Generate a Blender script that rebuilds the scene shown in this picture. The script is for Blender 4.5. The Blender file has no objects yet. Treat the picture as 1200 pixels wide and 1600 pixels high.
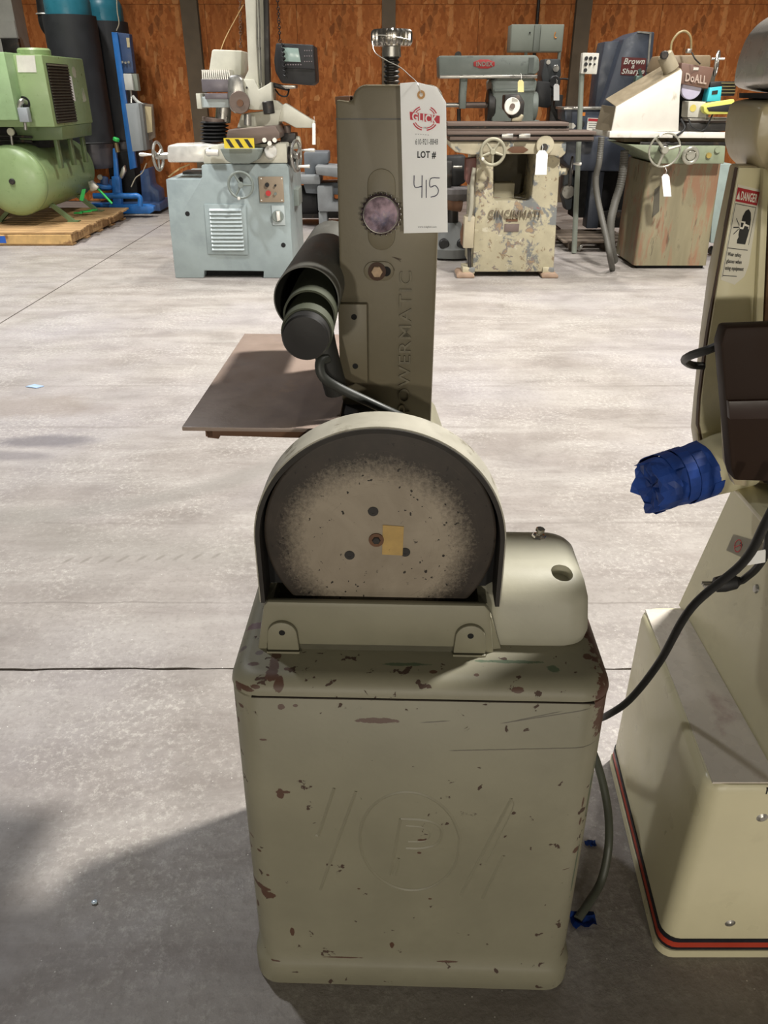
import bpy, bmesh, math, random
from mathutils import Vector, Matrix
R = math.radians
random.seed(7)
SC = bpy.context.scene
COL = SC.collection

# ------------------------------------------------------------------ camera, light, exposure
PITCH, FPX, CAMH = R(28.8), 1200.0, 1.45
cam = bpy.data.cameras.new('camera'); cam.sensor_fit = 'VERTICAL'; cam.sensor_height = 24; cam.lens = 18.0
cam.clip_start = 0.05; cam.clip_end = 60
camo = bpy.data.objects.new('camera', cam); COL.objects.link(camo)
camo.location = (0, 0, CAMH); camo.rotation_euler = (R(90) - PITCH, 0, 0)
SC.camera = camo
SC.view_settings.view_transform = 'Standard'; SC.view_settings.look = 'None'
SC.view_settings.exposure = 0.0; SC.view_settings.gamma = 1.0; SC.view_settings.use_curve_mapping = False
wd = bpy.data.worlds.new('world'); SC.world = wd; wd.use_nodes = True
wd.node_tree.nodes['Background'].inputs[0].default_value = (1.0, 0.95, 0.84, 1)
wd.node_tree.nodes['Background'].inputs[1].default_value = 0.06
def lamp(x, y, z, power, size=110, rad=0.2, col=(1, .965, .91)):
    l = bpy.data.lights.new('ceiling_or_fill_light', 'SPOT' if size else 'POINT'); l.energy = power
    if size: l.spot_size = R(size); l.spot_blend = 0.7
    l.shadow_soft_size = rad; l.color = col
    o = bpy.data.objects.new('ceiling_or_fill_light', l); COL.objects.link(o); o.location = (x, y, z)
lamp(2.70, 2.45, 5.2, 2300, 140, .20)
lamp(-3.4, 4.6, 6.2, 1350, 100, .2, (.96, .97, 1))
lamp(2.6, 5.4, 6.2, 1000, 84)
lamp(-3.8, 6.6, 6.2, 900, 92)
for lx in (-4.0, 0.2, 4.2): lamp(lx, 8.6, 6.2, 900, 98)
for lx in (-3.0, 2.6): lamp(lx, -14, 2.5, 2000, 0, .3, (1, .93, .80))  # added fill lights, low behind the camera, to brighten upright faces

# ------------------------------------------------------------------ frame helpers (a point seen at px,py that stands Y metres away)
CP, SP = math.cos(PITCH), math.sin(PITCH)
def W(px, py, Y):
    a = PITCH + math.atan((py - 800) / FPX); drop = Y * math.tan(a)
    zc = Y * CP + drop * SP
    return Vector(((px - 600) / FPX * zc, Y, CAMH - drop))
def G(px, py):                       # on the floor
    a = PITCH + math.atan((py - 800) / FPX); Y = CAMH / math.tan(a)
    return Vector(((px - 600) / FPX * (Y * CP + CAMH * SP), Y, 0))

# ------------------------------------------------------------------ materials
class NB:
    def __init__(s, name):
        s.m = bpy.data.materials.new(name); s.m.use_nodes = True; s.t = s.m.node_tree; s.n = s.t.nodes; s.l = s.t.links
        s.b = s.n['Principled BSDF']
        s.co = s.n.new('ShaderNodeTexCoord').outputs['Object']
    def put(s, sock, v):
        if isinstance(v, (int, float)): sock.default_value = v
        elif isinstance(v, tuple): sock.default_value = v if len(v) == len(sock.default_value) else (*v, 1)
        else: s.l.new(v, sock)
    def scale(s, vec, sc, rot=(0, 0, 0), loc=(0, 0, 0)):
        m = s.n.new('ShaderNodeMapping'); s.put(m.inputs[0], vec); m.inputs['Scale'].default_value = sc
        m.inputs['Rotation'].default_value = rot; m.inputs['Location'].default_value = loc; return m.outputs[0]
    def noise(s, sc, det=4, ro=.55, dist=0, vec=None, col=False):
        x = s.n.new('ShaderNodeTexNoise'); s.put(x.inputs['Vector'], vec or s.co); x.inputs['Scale'].default_value = sc
        x.inputs['Detail'].default_value = det; x.inputs['Roughness'].default_value = ro; x.inputs['Distortion'].default_value = dist
        return x.outputs['Color' if col else 'Fac']
    def voro(s, sc, vec=None, out='Distance', feat='F1'):
        x = s.n.new('ShaderNodeTexVoronoi'); x.feature = feat; s.put(x.inputs['Vector'], vec or s.co); x.inputs['Scale'].default_value = sc
        return x.outputs[out]
    def m_(s, op, a, b=0, c=0, clamp=False):
        x = s.n.new('ShaderNodeMath'); x.operation = op; x.use_clamp = clamp
        s.put(x.inputs[0], a); s.put(x.inputs[1], b)
        if len(x.inputs) > 2: s.put(x.inputs[2], c)
        return x.outputs[0]
    def mr(s, v, a, b, c=0.0, d=1.0):
        x = s.n.new('ShaderNodeMapRange'); s.put(x.inputs[0], v)
        for i, k in enumerate((a, b, c, d)): x.inputs[i + 1].default_value = k
        return x.outputs[0]
    def mix(s, f, a, b, mode='MIX'):
        x = s.n.new('ShaderNodeMix'); x.data_type = 'RGBA'; x.blend_type = mode
        s.put(x.inputs[0], f); s.put(x.inputs[6], a); s.put(x.inputs[7], b); return x.outputs[2]
    def xyz(s, vec=None):
        x = s.n.new('ShaderNodeSeparateXYZ'); s.put(x.inputs[0], vec or s.co); return x.outputs
    def bump(s, h, st=.3, d=.002):
        x = s.n.new('ShaderNodeBump'); x.inputs['Strength'].default_value = st; x.inputs['Distance'].default_value = d
        s.put(x.inputs['Height'], h); s.l.new(x.outputs[0], s.b.inputs['Normal'])
    def blob(s, px, pz, cx, cz, rx, rz, warp, soft=.25):      # ragged ellipse mask
        dx = s.m_('DIVIDE', s.m_('SUBTRACT', px, cx), rx); dz = s.m_('DIVIDE', s.m_('SUBTRACT', pz, cz), rz)
        d = s.m_('SQRT', s.m_('ADD', s.m_('MULTIPLY', dx, dx), s.m_('MULTIPLY', dz, dz)))
        return s.mr(s.m_('ADD', d, warp), 1.0, 1.0 - soft)
def lin(c):                                   # 0-255 sRGB to linear
    return tuple((v / 255 / 12.92) if v / 255 <= .04045 else ((v / 255 + .055) / 1.055) ** 2.4 for v in c)
MC = {}
def mat(name, rgb, rough=.5, metal=0.0, var=.10, vs=9, layers=(), bump=.12, bs=60, spec=None, stretch=(1, 1, 1)):
    if name in MC: return MC[name]
    k = NB(name); c = lin(rgb)
    v = k.scale(k.co, stretch)
    n = k.noise(vs, 5, .6, vec=v)
    col = k.mix(k.mr(n, .3, .7), tuple(x * (1 - var) for x in c), tuple(min(1, x * (1 + var)) for x in c))
    rg = rough
    for (lc, sc, th, soft) in layers:
        f = k.mr(k.noise(sc, 6, .62, .3, vec=v), th, th + soft)
        col = k.mix(f, col, lin(lc))
    k.put(k.b.inputs['Base Color'], col); k.put(k.b.inputs['Roughness'], k.mr(k.noise(vs * 2, 3, vec=v), .3, .7, max(.04, rough - .08), min(1, rough + .1)))
    k.b.inputs['Metallic'].default_value = metal
    if spec is not None: k.b.inputs['Specular IOR Level'].default_value = spec
    if bump: k.bump(k.noise(bs, 4), bump, .002)
    MC[name] = k.m; return k.m

# ------------------------------------------------------------------ mesh helpers
def new(): return bmesh.new()
def _xf(vs, rot, c):
    for v in vs: v.co = (rot @ v.co if rot else v.co) + Vector(c)
def box(bm, c, s, rot=None, bev=0, seg=2):
    vs = bmesh.ops.create_cube(bm, size=1)['verts']
    for v in vs: v.co = Vector((v.co.x * s[0], v.co.y * s[1], v.co.z * s[2]))
    _xf(vs, rot, c)
    if bev:
        es = list({e for v in vs for e in v.link_edges})
        bmesh.ops.bevel(bm, geom=es, offset=bev, segments=seg, profile=.5, affect='EDGES')
def span(bm, x0, x1, y0, y1, z0, z1, bev=0, seg=2):
    box(bm, ((x0 + x1) / 2, (y0 + y1) / 2, (z0 + z1) / 2), (abs(x1 - x0), abs(y1 - y0), abs(z1 - z0)), None, bev, seg)
def frame_of(d):
    d = Vector(d).normalized(); a = Vector((0, 0, 1)) if abs(d.z) < .9 else Vector((1, 0, 0))
    u = d.cross(a).normalized(); return u, d.cross(u).normalized(), d
def skin(bm, loops, cap=True, closed=False):
    L = [[bm.verts.new(p) for p in lp] for lp in loops]; n = len(L[0]); k = len(L)
    for i in range(k if closed else k - 1):
        a, b = L[i], L[(i + 1) % k]
        for j in range(n):
            try: bm.faces.new((a[j], a[(j + 1) % n], b[(j + 1) % n], b[j]))
            except ValueError: pass
    if cap and not closed: bm.faces.new(L[0][::-1]); bm.faces.new(L[-1])
def lathe(bm, prof, o, axis, n=28, cap=True):
    u, v, d = frame_of(axis); o = Vector(o)
    skin(bm, [[o + d * h + (u * math.cos(2 * math.pi * j / n) + v * math.sin(2 * math.pi * j / n)) * max(r, 1e-4) for j in range(n)] for r, h in prof], cap)
def cyl(bm, p0, p1, r0, r1=None, n=24, bev=0):
    p0 = Vector(p0); p1 = Vector(p1); L = (p1 - p0).length; r1 = r0 if r1 is None else r1
    pr = [(r0, 0), (r1, L)] if not bev else [(r0 - bev, 0), (r0, bev), (r1, L - bev), (r1 - bev, L)]
    lathe(bm, pr, p0, p1 - p0, n)
def pipe(bm, p0, p1, ro, ri, n=36):            # open ended hollow tube
    p0 = Vector(p0); p1 = Vector(p1); L = (p1 - p0).length; u, v, d = frame_of(p1 - p0)
    ring = lambda r, h: [p0 + d * h + (u * math.cos(2 * math.pi * j / n) + v * math.sin(2 * math.pi * j / n)) * r for j in range(n)]
    skin(bm, [ring(ro, 0), ring(ro, L), ring(ri, L), ring(ri, 0)], closed=True)
def torus(bm, c, axis, R_, r, n=32, m=8, sq=1.0):
    u, v, d = frame_of(axis); c = Vector(c); lp = []
    for i in range(n):
        a = 2 * math.pi * i / n; q = u * math.cos(a) + v * math.sin(a)
        lp.append([c + q * (R_ + r * math.cos(2 * math.pi * j / m)) + d * r * sq * math.sin(2 * math.pi * j / m) for j in range(m)])
    skin(bm, lp, closed=True)
def ball(bm, c, r, s=(1, 1, 1), n=16):
    vs = bmesh.ops.create_uvsphere(bm, u_segments=n, v_segments=n // 2 + 2, radius=r)['verts']
    for v in vs: v.co = Vector((v.co.x * s[0], v.co.y * s[1], v.co.z * s[2])) + Vector(c)
def spline(pts, n=8):
    P = [Vector(p) for p in pts]; P = [2 * P[0] - P[1]] + P + [2 * P[-1] - P[-2]]; out = []
    for i in range(1, len(P) - 2):
        for k in range(n):
            t = k / n; a, b, c, d = P[i - 1:i + 3]
            out.append(.5 * ((2 * b) + (c - a) * t + (2 * a - 5 * b + 4 * c - d) * t * t + (3 * b - a - 3 * c + d) * t ** 3))
    out.append(P[-2]); return out
def tube(bm, pts, r, n=8, smooth=8, rib=0):
    P = spline(pts, smooth) if smooth else [Vector(p) for p in pts]
    lp = []; u = None
    for i, p in enumerate(P):
        d = (P[min(i + 1, len(P) - 1)] - P[max(i - 1, 0)]).normalized()
        if u is None: u = frame_of(d)[0]
        u = (u - d * u.dot(d)).normalized(); v = d.cross(u)
        rr = r * (1 + (rib if i % 2 else 0))
        lp.append([p + (u * math.cos(2 * math.pi * j / n) + v * math.sin(2 * math.pi * j / n)) * rr for j in range(n)])
    skin(bm, lp)
def poly(bm, pts, y0, y1, bev=0):              # outline in x,z pushed through from y0 to y1
    a = [bm.verts.new((x, y0, z)) for x, z in pts]; b = [bm.verts.new((x, y1, z)) for x, z in pts]
    fs = [bm.faces.new(a), bm.faces.new(b[::-1])]
    n = len(a)
    for i in range(n): fs.append(bm.faces.new((a[i], b[i], b[(i + 1) % n], a[(i + 1) % n])))
    if bev:
        bmesh.ops.recalc_face_normals(bm, faces=fs)
        es = list({e for f in fs for e in f.edges})
        bmesh.ops.bevel(bm, geom=es, offset=bev, segments=2, profile=.5, affect='EDGES')
def pp(pts, Y): return [((q := W(x, y, Y)).x, max(q.z, .001)) for x, y in pts]
def ppoly(bm, pts, Y, d, bev=0): poly(bm, pp(pts, Y), Y, Y + d, bev)
def prect(bm, x0, y0, x1, y1, Y, d, bev=0):   # upright box whose front shows at these pixels
    a = W(x0, y0, Y); b = W(x1, y1, Y); xm = W((x0 + x1) / 2, (y0 + y1) / 2, Y).x; hw = abs(W(x1, (y0 + y1) / 2, Y).x - W(x0, (y0 + y1) / 2, Y).x) / 2
    span(bm, xm - hw, xm + hw, Y, Y + d, max(b.z, .001), a.z, bev)
def px(Y, py=250): return (Y * CP + (CAMH - W(600, py, Y).z) * SP) / FPX    # metres per pixel at that depth
def rrect(x0, x1, y0, y1, z, r, n=6):
    out = []
    for cx, cy, a0 in ((x1 - r, y0 + r, -90), (x1 - r, y1 - r, 0), (x0 + r, y1 - r, 90), (x0 + r, y0 + r, 180)):
        for i in range(n + 1):
            a = R(a0 + 90 * i / n); out.append(Vector((cx + r * math.cos(a), cy + r * math.sin(a), z)))
    return out
def obround(w, h, n=10, cx=0, cz=0):            # outline in x,z
    r = w / 2; out = []
    for s, a0 in ((1, 0), (-1, 180)):
        for i in range(n + 1):
            a = R(a0 + 180 * i / n); out.append((cx + r * math.cos(a), cz + s * (h / 2 - r) + r * math.sin(a)))
    return out
def circ(cx, cz, r, n=24, rz=None): return [(cx + r * math.cos(2 * math.pi * i / n), cz + (rz or r) * math.sin(2 * math.pi * i / n)) for i in range(n)]

# ------------------------------------------------------------------ objects
MWD = {}
class T: pass
def root(name, label, cat, loc, rotz=0, group=None, local=False):
    o = bpy.data.objects.new(name, None); COL.objects.link(o); o.location = loc; o.rotation_euler = (0, 0, rotz)
    o.empty_display_size = .1; o['label'] = label; o['category'] = cat
    if group: o['group'] = group
    M = Matrix.Translation(Vector(loc)) @ Matrix.Rotation(rotz, 4, 'Z'); MWD[o.name] = (M, M if local else Matrix.Identity(4)); return o
def obj(name, bm, m, parent=None, smooth=35, label=None, kind=None):
    bmesh.ops.recalc_face_normals(bm, faces=bm.faces)
    me = bpy.data.meshes.new(name); bm.to_mesh(me); bm.free()
    if parent is not None:
        M, A = MWD[parent.name]; me.transform(M.inverted() @ A)
    else: M = A = Matrix.Identity(4)
    lo = Vector([min(v.co[i] for v in me.vertices) for i in range(3)]); hi = Vector([max(v.co[i] for v in me.vertices) for i in range(3)])
    c = (lo + hi) / 2; me.transform(Matrix.Translation(-c))
    if smooth:
        me.polygons.foreach_set('use_smooth', [True] * len(me.polygons)); me.set_sharp_from_angle(angle=R(smooth))
    me.materials.append(m)
    o = bpy.data.objects.new(name, me); COL.objects.link(o); o.location = c
    if parent is not None: o.parent = parent
    MWD[o.name] = (M @ Matrix.Translation(c), A)
    if label: o['label'] = label
    if kind: o['kind'] = kind
    return o
def tag(o, label, cat, group=None):
    o['label'] = label; o['category'] = cat
    if group: o['group'] = group
    return o
def text(bm, s, O, U, V, thick, aspect=None, shear=0, off=.0):
    """s stretched over the parallelogram O + U*u + V*v, raised by thick"""
    cu = bpy.data.curves.new('t', 'FONT'); cu.body = s; cu.align_x = 'LEFT'; cu.extrude = .5; cu.resolution_u = 3; cu.space_character = 1.08; cu.shear = shear; cu.offset = off
    o = bpy.data.objects.new('t', cu); COL.objects.link(o); bpy.context.view_layer.update()
    me = bpy.data.meshes.new_from_object(o.evaluated_get(bpy.context.evaluated_depsgraph_get()))
    bpy.data.objects.remove(o); bpy.data.curves.remove(cu)
    xs = [v.co.x for v in me.vertices]; ys = [v.co.y for v in me.vertices]
    x0, x1, y0, y1 = min(xs), max(xs), min(ys), max(ys)
    O = Vector(O); U = Vector(U); V = Vector(V); N = U.cross(V).normalized()
    for v in me.vertices:
        a = (v.co.x - x0) / (x1 - x0); b = (v.co.y - y0) / (y1 - y0); v.co = O + U * a + V * b + N * (thick * (v.co.z + .5))
    bm.from_mesh(me); bpy.data.meshes.remove(me)
def ptext(bm, s, x0, y0, x1, y1, Y, thick=.003, shear=0, off=0):   # text whose box shows at these pixels, facing the camera side
    O = W(x0, y1, Y); U = W(x1, y1, Y) - O; V = W(x0, y0, Y) - O; V.x = 0; U.z = 0
    text(bm, s, O, U, V, thick, shear=shear, off=off)

# ------------------------------------------------------------------ the materials
def m_concrete():
    k = NB('concrete'); X, Y, Z = k.xyz(); 
    fine = k.noise(55, 6, .7); mid = k.noise(3.2, 6, .65, .4); big = k.noise(.7, 3, .5)
    st = k.noise(2.2, 6, .68, .5, vec=k.scale(k.co, (.5, 2.4, 1), rot=(0, 0, R(4))))
    a = lin((147, 140, 134)); b = lin((121, 114, 108))
    col = k.mix(k.mr(mid, .32, .68), b, a)
    col = k.mix(k.m_('MULTIPLY', k.mr(st, .42, .72), .7), col, lin((165, 160, 154)))
    col = k.mix(k.m_('MULTIPLY', k.mr(st, .46, .34), .28), col, lin((128, 120, 114)))
    col = k.mix(k.m_('MULTIPLY', k.mr(big, .45, .7), .45), col, lin((150, 146, 152)))
    col = k.mix(k.m_('MULTIPLY', k.mr(fine, .50, .70), .42), col, lin((110, 104, 98)))
    col = k.mix(k.m_('MULTIPLY', k.m_('MULTIPLY', k.mr(k.noise(48, 8, .85), .50, .62), k.mr(k.noise(2.4, 4, .6), .40, .6)), .36), col, lin((222, 218, 208)))
    sp = k.mr(k.voro(34), .055, .035)
    col = k.mix(k.m_('MULTIPLY', sp, .7), col, lin((235, 232, 225)))
    wv = k.m_('MULTIPLY', k.m_('SUBTRACT', k.noise(4.5, 5, .7), .5), 1.1)
    # old drag marks and oil stains at their own places on the slab
    def arc(cx, cy, r, w, x0, x1, y0, y1, c, f, co):
        dx = k.m_('SUBTRACT', X, cx); dy = k.m_('SUBTRACT', Y, cy)
        d = k.m_('ABSOLUTE', k.m_('SUBTRACT', k.m_('SQRT', k.m_('ADD', k.m_('MULTIPLY', dx, dx), k.m_('MULTIPLY', dy, dy))), r))
        g = k.mr(k.m_('ADD', d, k.m_('MULTIPLY', wv, w * .6)), w, w * .35)
        for (s_, p, q) in ((X, x0, x0 + .12), (X, x1, x1 - .12), (Y, y0, y0 + .12), (Y, y1, y1 - .12)): g = k.m_('MULTIPLY', g, k.mr(s_, p, q))
        return k.mix(k.m_('MULTIPLY', g, f), co, lin(c))
    return k, X, Y, wv, col, fine, arc
ODIM = {}
FL = m_concrete()

def finish_floor():
    k, X, Y, wv, col, fine, arc = FL
    def bl(px_, py_, rx, ry, c, f, co):
        g = G(px_, py_); return k.mix(k.m_('MULTIPLY', k.blob(X, Y, g.x, g.y, rx, ry, wv, .5), f), co, lin(c))
    col = bl(30, 636, .55, .22, (118, 106, 96), .5, col)
    col = bl(70, 690, .30, .09, (96, 92, 96), .75, col)
    col = bl(15, 712, .25, .07, (100, 95, 98), .6, col)
    col = arc(-1.55, 4.05, 1.45, .09, -1.6, .4, 2.2, 3.6, (122, 118, 112), .5, col)
    col = arc(-.5, 3.9, 1.6, .16, -1.5, .2, 2.2, 3.3, (126, 122, 114), .35, col)
    for i in range(9):
        g = G(105 + i * 29, 876 - i * .9); col = k.mix(k.m_('MULTIPLY', k.blob(k.m_('SUBTRACT', X, k.m_('MULTIPLY', k.m_('SUBTRACT', Y, g.y), .6)), Y, g.x, g.y, .011, .028, wv, .5), .55), col, lin((112, 106, 98)))
    for (xx, ww, ff) in ((2.03, .006, .5), (2.55, .01, .3), (3.5, .02, .3), (4.1, .015, .35)):
        d = k.m_('ABSOLUTE', k.m_('SUBTRACT', k.m_('ADD', Y, k.m_('MULTIPLY', wv, .03)), xx))
        col = k.mix(k.m_('MULTIPLY', k.m_('MULTIPLY', k.mr(d, ww, ww * .3), ff), k.mr(k.noise(1.7), .42, .55)), col, lin((105, 98, 92)))
    # floor well behind the machines is dirtier
    k.put(k.b.inputs['Base Color'], col); k.put(k.b.inputs['Roughness'], k.mr(k.noise(8), .3, .7, .42, .68))
    k.b.inputs['Specular IOR Level'].default_value = .35
    k.bump(k.m_('ADD', fine, k.m_('MULTIPLY', k.noise(12, 6, .7), 1.5)), .35, .004)
    return k.m
M_FLOOR = finish_floor()

def m_paint(name, base, chips, hx=None, hz=None, extra=None, dirt=.35, rough=.50, base_thr=.700):
    k = NB(name); X, Y, Z = k.xyz(); c = lin(base)
    col = k.mix(k.mr(k.noise(5, 5, .6), .3, .7), tuple(v * .90 for v in c), tuple(v * 1.08 for v in c))
    col = k.mix(k.m_('MULTIPLY', k.mr(k.noise(2.2, 6, .7, .5), .48, .72), dirt), col, tuple(v * .62 for v in c))
    n = k.noise(42, 4, .55, .4); v = k.m_('ADD', n, k.m_('MULTIPLY', k.m_('SUBTRACT', k.noise(5, 2), .5), .28))
    if hx:
        ex = k.mr(k.m_('ABSOLUTE', X), hx * .80, hx); et = k.mr(Z, hz * .80, hz * .97); eb = k.mr(Z, -hz * .84, -hz)
        v = k.m_('ADD', v, k.m_('MULTIPLY', k.m_('MAXIMUM', k.m_('MAXIMUM', ex, et), eb), .065))
    chip = k.mr(v, base_thr, base_thr + .012)
    col = k.mix(k.m_('MULTIPLY', k.mr(v, base_thr - .03, base_thr), .4), col, tuple(q * .75 for q in c))
    col = k.mix(chip, col, lin(chips))
    if extra: col = extra(k, X, Y, Z, col)
    k.put(k.b.inputs['Base Color'], col); k.put(k.b.inputs['Roughness'], k.mix(chip, (rough,) * 3, (.75,) * 3))
    k.bump(k.m_('SUBTRACT', k.noise(120, 3), k.m_('MULTIPLY', chip, 1.5)), .22, .001)
    return k.m
PAINT = (136, 132, 112)
def ped_extra(k, X, Y, Z, col):
    w = k.m_('MULTIPLY', k.m_('SUBTRACT', k.noise(60, 5, .7), .5), 1.6); F = k.mr(Y, -.12, -.16)
    cen = Vector((0, .225, .362))
    def at(px_, py_, rx, rz, c, f=1.0, top=False):
        nonlocal col
        if top: return
        q = SM.inverted() @ W(px_, py_, .817); g = k.blob(X, Z, q.x, q.z - .362, rx, rz, w, .12)
        col = k.mix(k.m_('MULTIPLY', k.m_('MULTIPLY', g, F), f), col, lin(c))
    br = (84, 58, 44)
    at(592, 1131, .030, .006, br); at(404, 1404, .020, .007, br); at(418, 1412, .014, .010, br); at(437, 1250, .006, .012, br); at(440, 1247, .012, .004, br)
    at(378, 1088, .016, .004, br); at(396, 1084, .007, .003, br); at(368, 1092, .005, .004, br); at(433, 1082, .008, .009, br); at(901, 1335, .007, .007, br)
    for q_ in ((360, 1130, .003, .008), (366, 1150, .002, .006), (372, 1120, .004, .003), (410, 1165, .006, .002), (388, 1330, .005, .002), (386, 1350, .003, .004), (402, 1345, .004, .003), (416, 1380, .003, .003), (398, 1440, .003, .010), (430, 1512, .010, .0015), (885, 1500, .008, .003), (912, 1260, .002, .012), (908, 1290, .002, .010), (420, 1075, .010, .004), (438, 1112, .005, .006), (460, 1110, .004, .003), (950, 1120, .006, .010), (945, 1160, .004, .006), (885, 1360, .006, .001), (560, 1397, .003, .002), (672, 1410, .003, .002)): at(*q_, br)
    at(536, 1506, .036, .0025, br); at(700, 1508, .020, .003, br); at(455, 1468, .004, .014, br); at(660, 1318, .010, .003, br); at(655, 1338, .004, .003, br)
    at(612, 1485, .004, .010, br); at(810, 1082, .008, .004, br)
    at(925, 1250, .0016, .06, (58, 80, 62), .8); at(900, 1370, .0016, .07, (58, 80, 62), .8)
    for (a, b, c2, d) in ((780, 1132, 925, 1106), (700, 1176, 935, 1166), (655, 1133, 705, 1129), (800, 1128, 880, 1110)):
        p = SM.inverted() @ W(a, b, .817); q = SM.inverted() @ W(c2, d, .817); L = math.hypot(q.x - p.x, q.z - p.z); an = math.atan2(q.z - p.z, q.x - p.x)
        mx, mz = (p.x + q.x) / 2, (p.z + q.z) / 2 - .362
        dx = k.m_('SUBTRACT', X, mx); dz = k.m_('SUBTRACT', Z, mz)
        u = k.m_('ADD', k.m_('MULTIPLY', dx, math.cos(an)), k.m_('MULTIPLY', dz, math.sin(an))); t = k.m_('ADD', k.m_('MULTIPLY', dx, -math.sin(an)), k.m_('MULTIPLY', dz, math.cos(an)))
        g = k.m_('MULTIPLY', k.mr(k.m_('ABSOLUTE', k.m_('ADD', t, k.m_('MULTIPLY', w, .0012))), .0014, .0006), k.mr(k.m_('ABSOLUTE', u), L / 2, L / 2 - .01))
        col = k.mix(k.m_('MULTIPLY', k.m_('MULTIPLY', g, F), .75), col, lin((66, 58, 48)))
    # brown worn corner and green older paint on the upper shell
    g = k.m_('MULTIPLY', k.blob(X, Z, .282, .322, .034, .075, k.m_('MULTIPLY', w, 1.5), .08), 1.0); col = k.mix(g, col, lin((86, 56, 44)))
    for (gx, gy, rx, ry, c_) in ((-.250, -.10, .018, .010, (112, 88, 90)), (-.225, -.03, .008, .012, (112, 88, 90)), (-.262, -.15, .006, .006, (104, 92, 88)), (-.235, -.165, .007, .006, (104, 92, 88)), (-.222, -.14, .005, .005, (104, 92, 88)), (-.255, .01, .010, .006, (96, 96, 92)), (-.240, -.19, .009, .004, br), (-.19, -.20, .005, .004, br), (.245, -.16, .007, .008, br), (.02, -.20, .006, .004, br), (.08, -.205, .004, .003, br)):
        col = k.mix(k.m_('MULTIPLY', k.blob(X, Y, gx, gy, rx, ry, w, .15), k.mr(Z, .325, .335)), col, lin(c_))
    for (gx, gy, rx, ry) in ((-.02, -.185, .035, .004), (.13, -.175, .055, .004), (.19, -.19, .010, .008)):
        col = k.mix(k.m_('MULTIPLY', k.m_('MULTIPLY', k.blob(X, Y, gx, gy, rx, ry, w, .2), k.mr(Z, .33, .34)), .8), col, lin((58, 84, 60)))
    return col
SM = Matrix.Translation(Vector((.05, .817, 0))) @ Matrix.Rotation(R(-1.6), 4, 'Z')
M_PED = m_paint('chipped_grey_enamel', PAINT, (70, 52, 42), .287, .362, ped_extra)
M_PAINT = m_paint('grey_machine_enamel', PAINT, (74, 62, 50), dirt=.4, base_thr=.755)
M_COLM = m_paint('belt_column_enamel', (108, 100, 80), (66, 54, 44), .070, .235, dirt=.3, base_thr=.755)
M_COVER = m_paint('motor_cover_enamel', (164, 161, 144), (84, 76, 62), dirt=.25, base_thr=.78)
def m_disc():
    k = NB('sanding_disc_face'); X, Y, Z = k.xyz()
    r = k.m_('SQRT', k.m_('ADD', k.m_('MULTIPLY', k.m_('ADD', X, .004), k.m_('ADD', X, .004)), k.m_('MULTIPLY', k.m_('ADD', Z, .012), k.m_('ADD', Z, .012))))
    rz = k.m_('DIVIDE', r, .16)
    n1 = k.m_('SUBTRACT', k.noise(9, 5, .7), .5); n2 = k.m_('SUBTRACT', k.noise(160, 4, .8), .5)
    v = k.m_('ADD', rz, k.m_('ADD', k.m_('MULTIPLY', n1, .20), k.m_('MULTIPLY', n2, .40)))
    light = k.mix(k.mr(k.noise(7, 6, .65, .6), .35, .7), lin((156, 145, 128)), lin((132, 121, 105)))
    dark = k.mix(k.mr(k.noise(30, 4), .3, .7), lin((58, 50, 43)), lin((46, 40, 34)))
    col = k.mix(k.mr(v, .62, .86), light, dark)
    # fine arc scratches left by turning
    cb = k.n.new('ShaderNodeCombineXYZ'); k.put(cb.inputs[0], k.m_('MULTIPLY', r, 700)); k.put(cb.inputs[1], k.m_('MULTIPLY', k.m_('ARCTAN2', Z, X), 2.2))
    sc = k.noise(1.0, 4, .6, vec=cb.outputs[0])
    col = k.mix(k.m_('MULTIPLY', k.m_('MULTIPLY', k.mr(sc, .60, .68), k.mr(r, .055, .09)), .35), col, lin((84, 74, 62)))
    col = k.mix(k.m_('MULTIPLY', k.mr(k.m_('ADD', k.noise(130, 3, .5), k.m_('MULTIPLY', k.noise(9), .22)), .79, .80), k.mr(r, .03, .06)), col, lin((36, 30, 24)))
    k.put(k.b.inputs['Base Color'], col); k.b.inputs['Roughness'].default_value = .55; k.b.inputs['Specular IOR Level'].default_value = .4
    k.bump(k.noise(90, 4), .15, .001); return k.m
M_DISC = m_disc()
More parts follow.
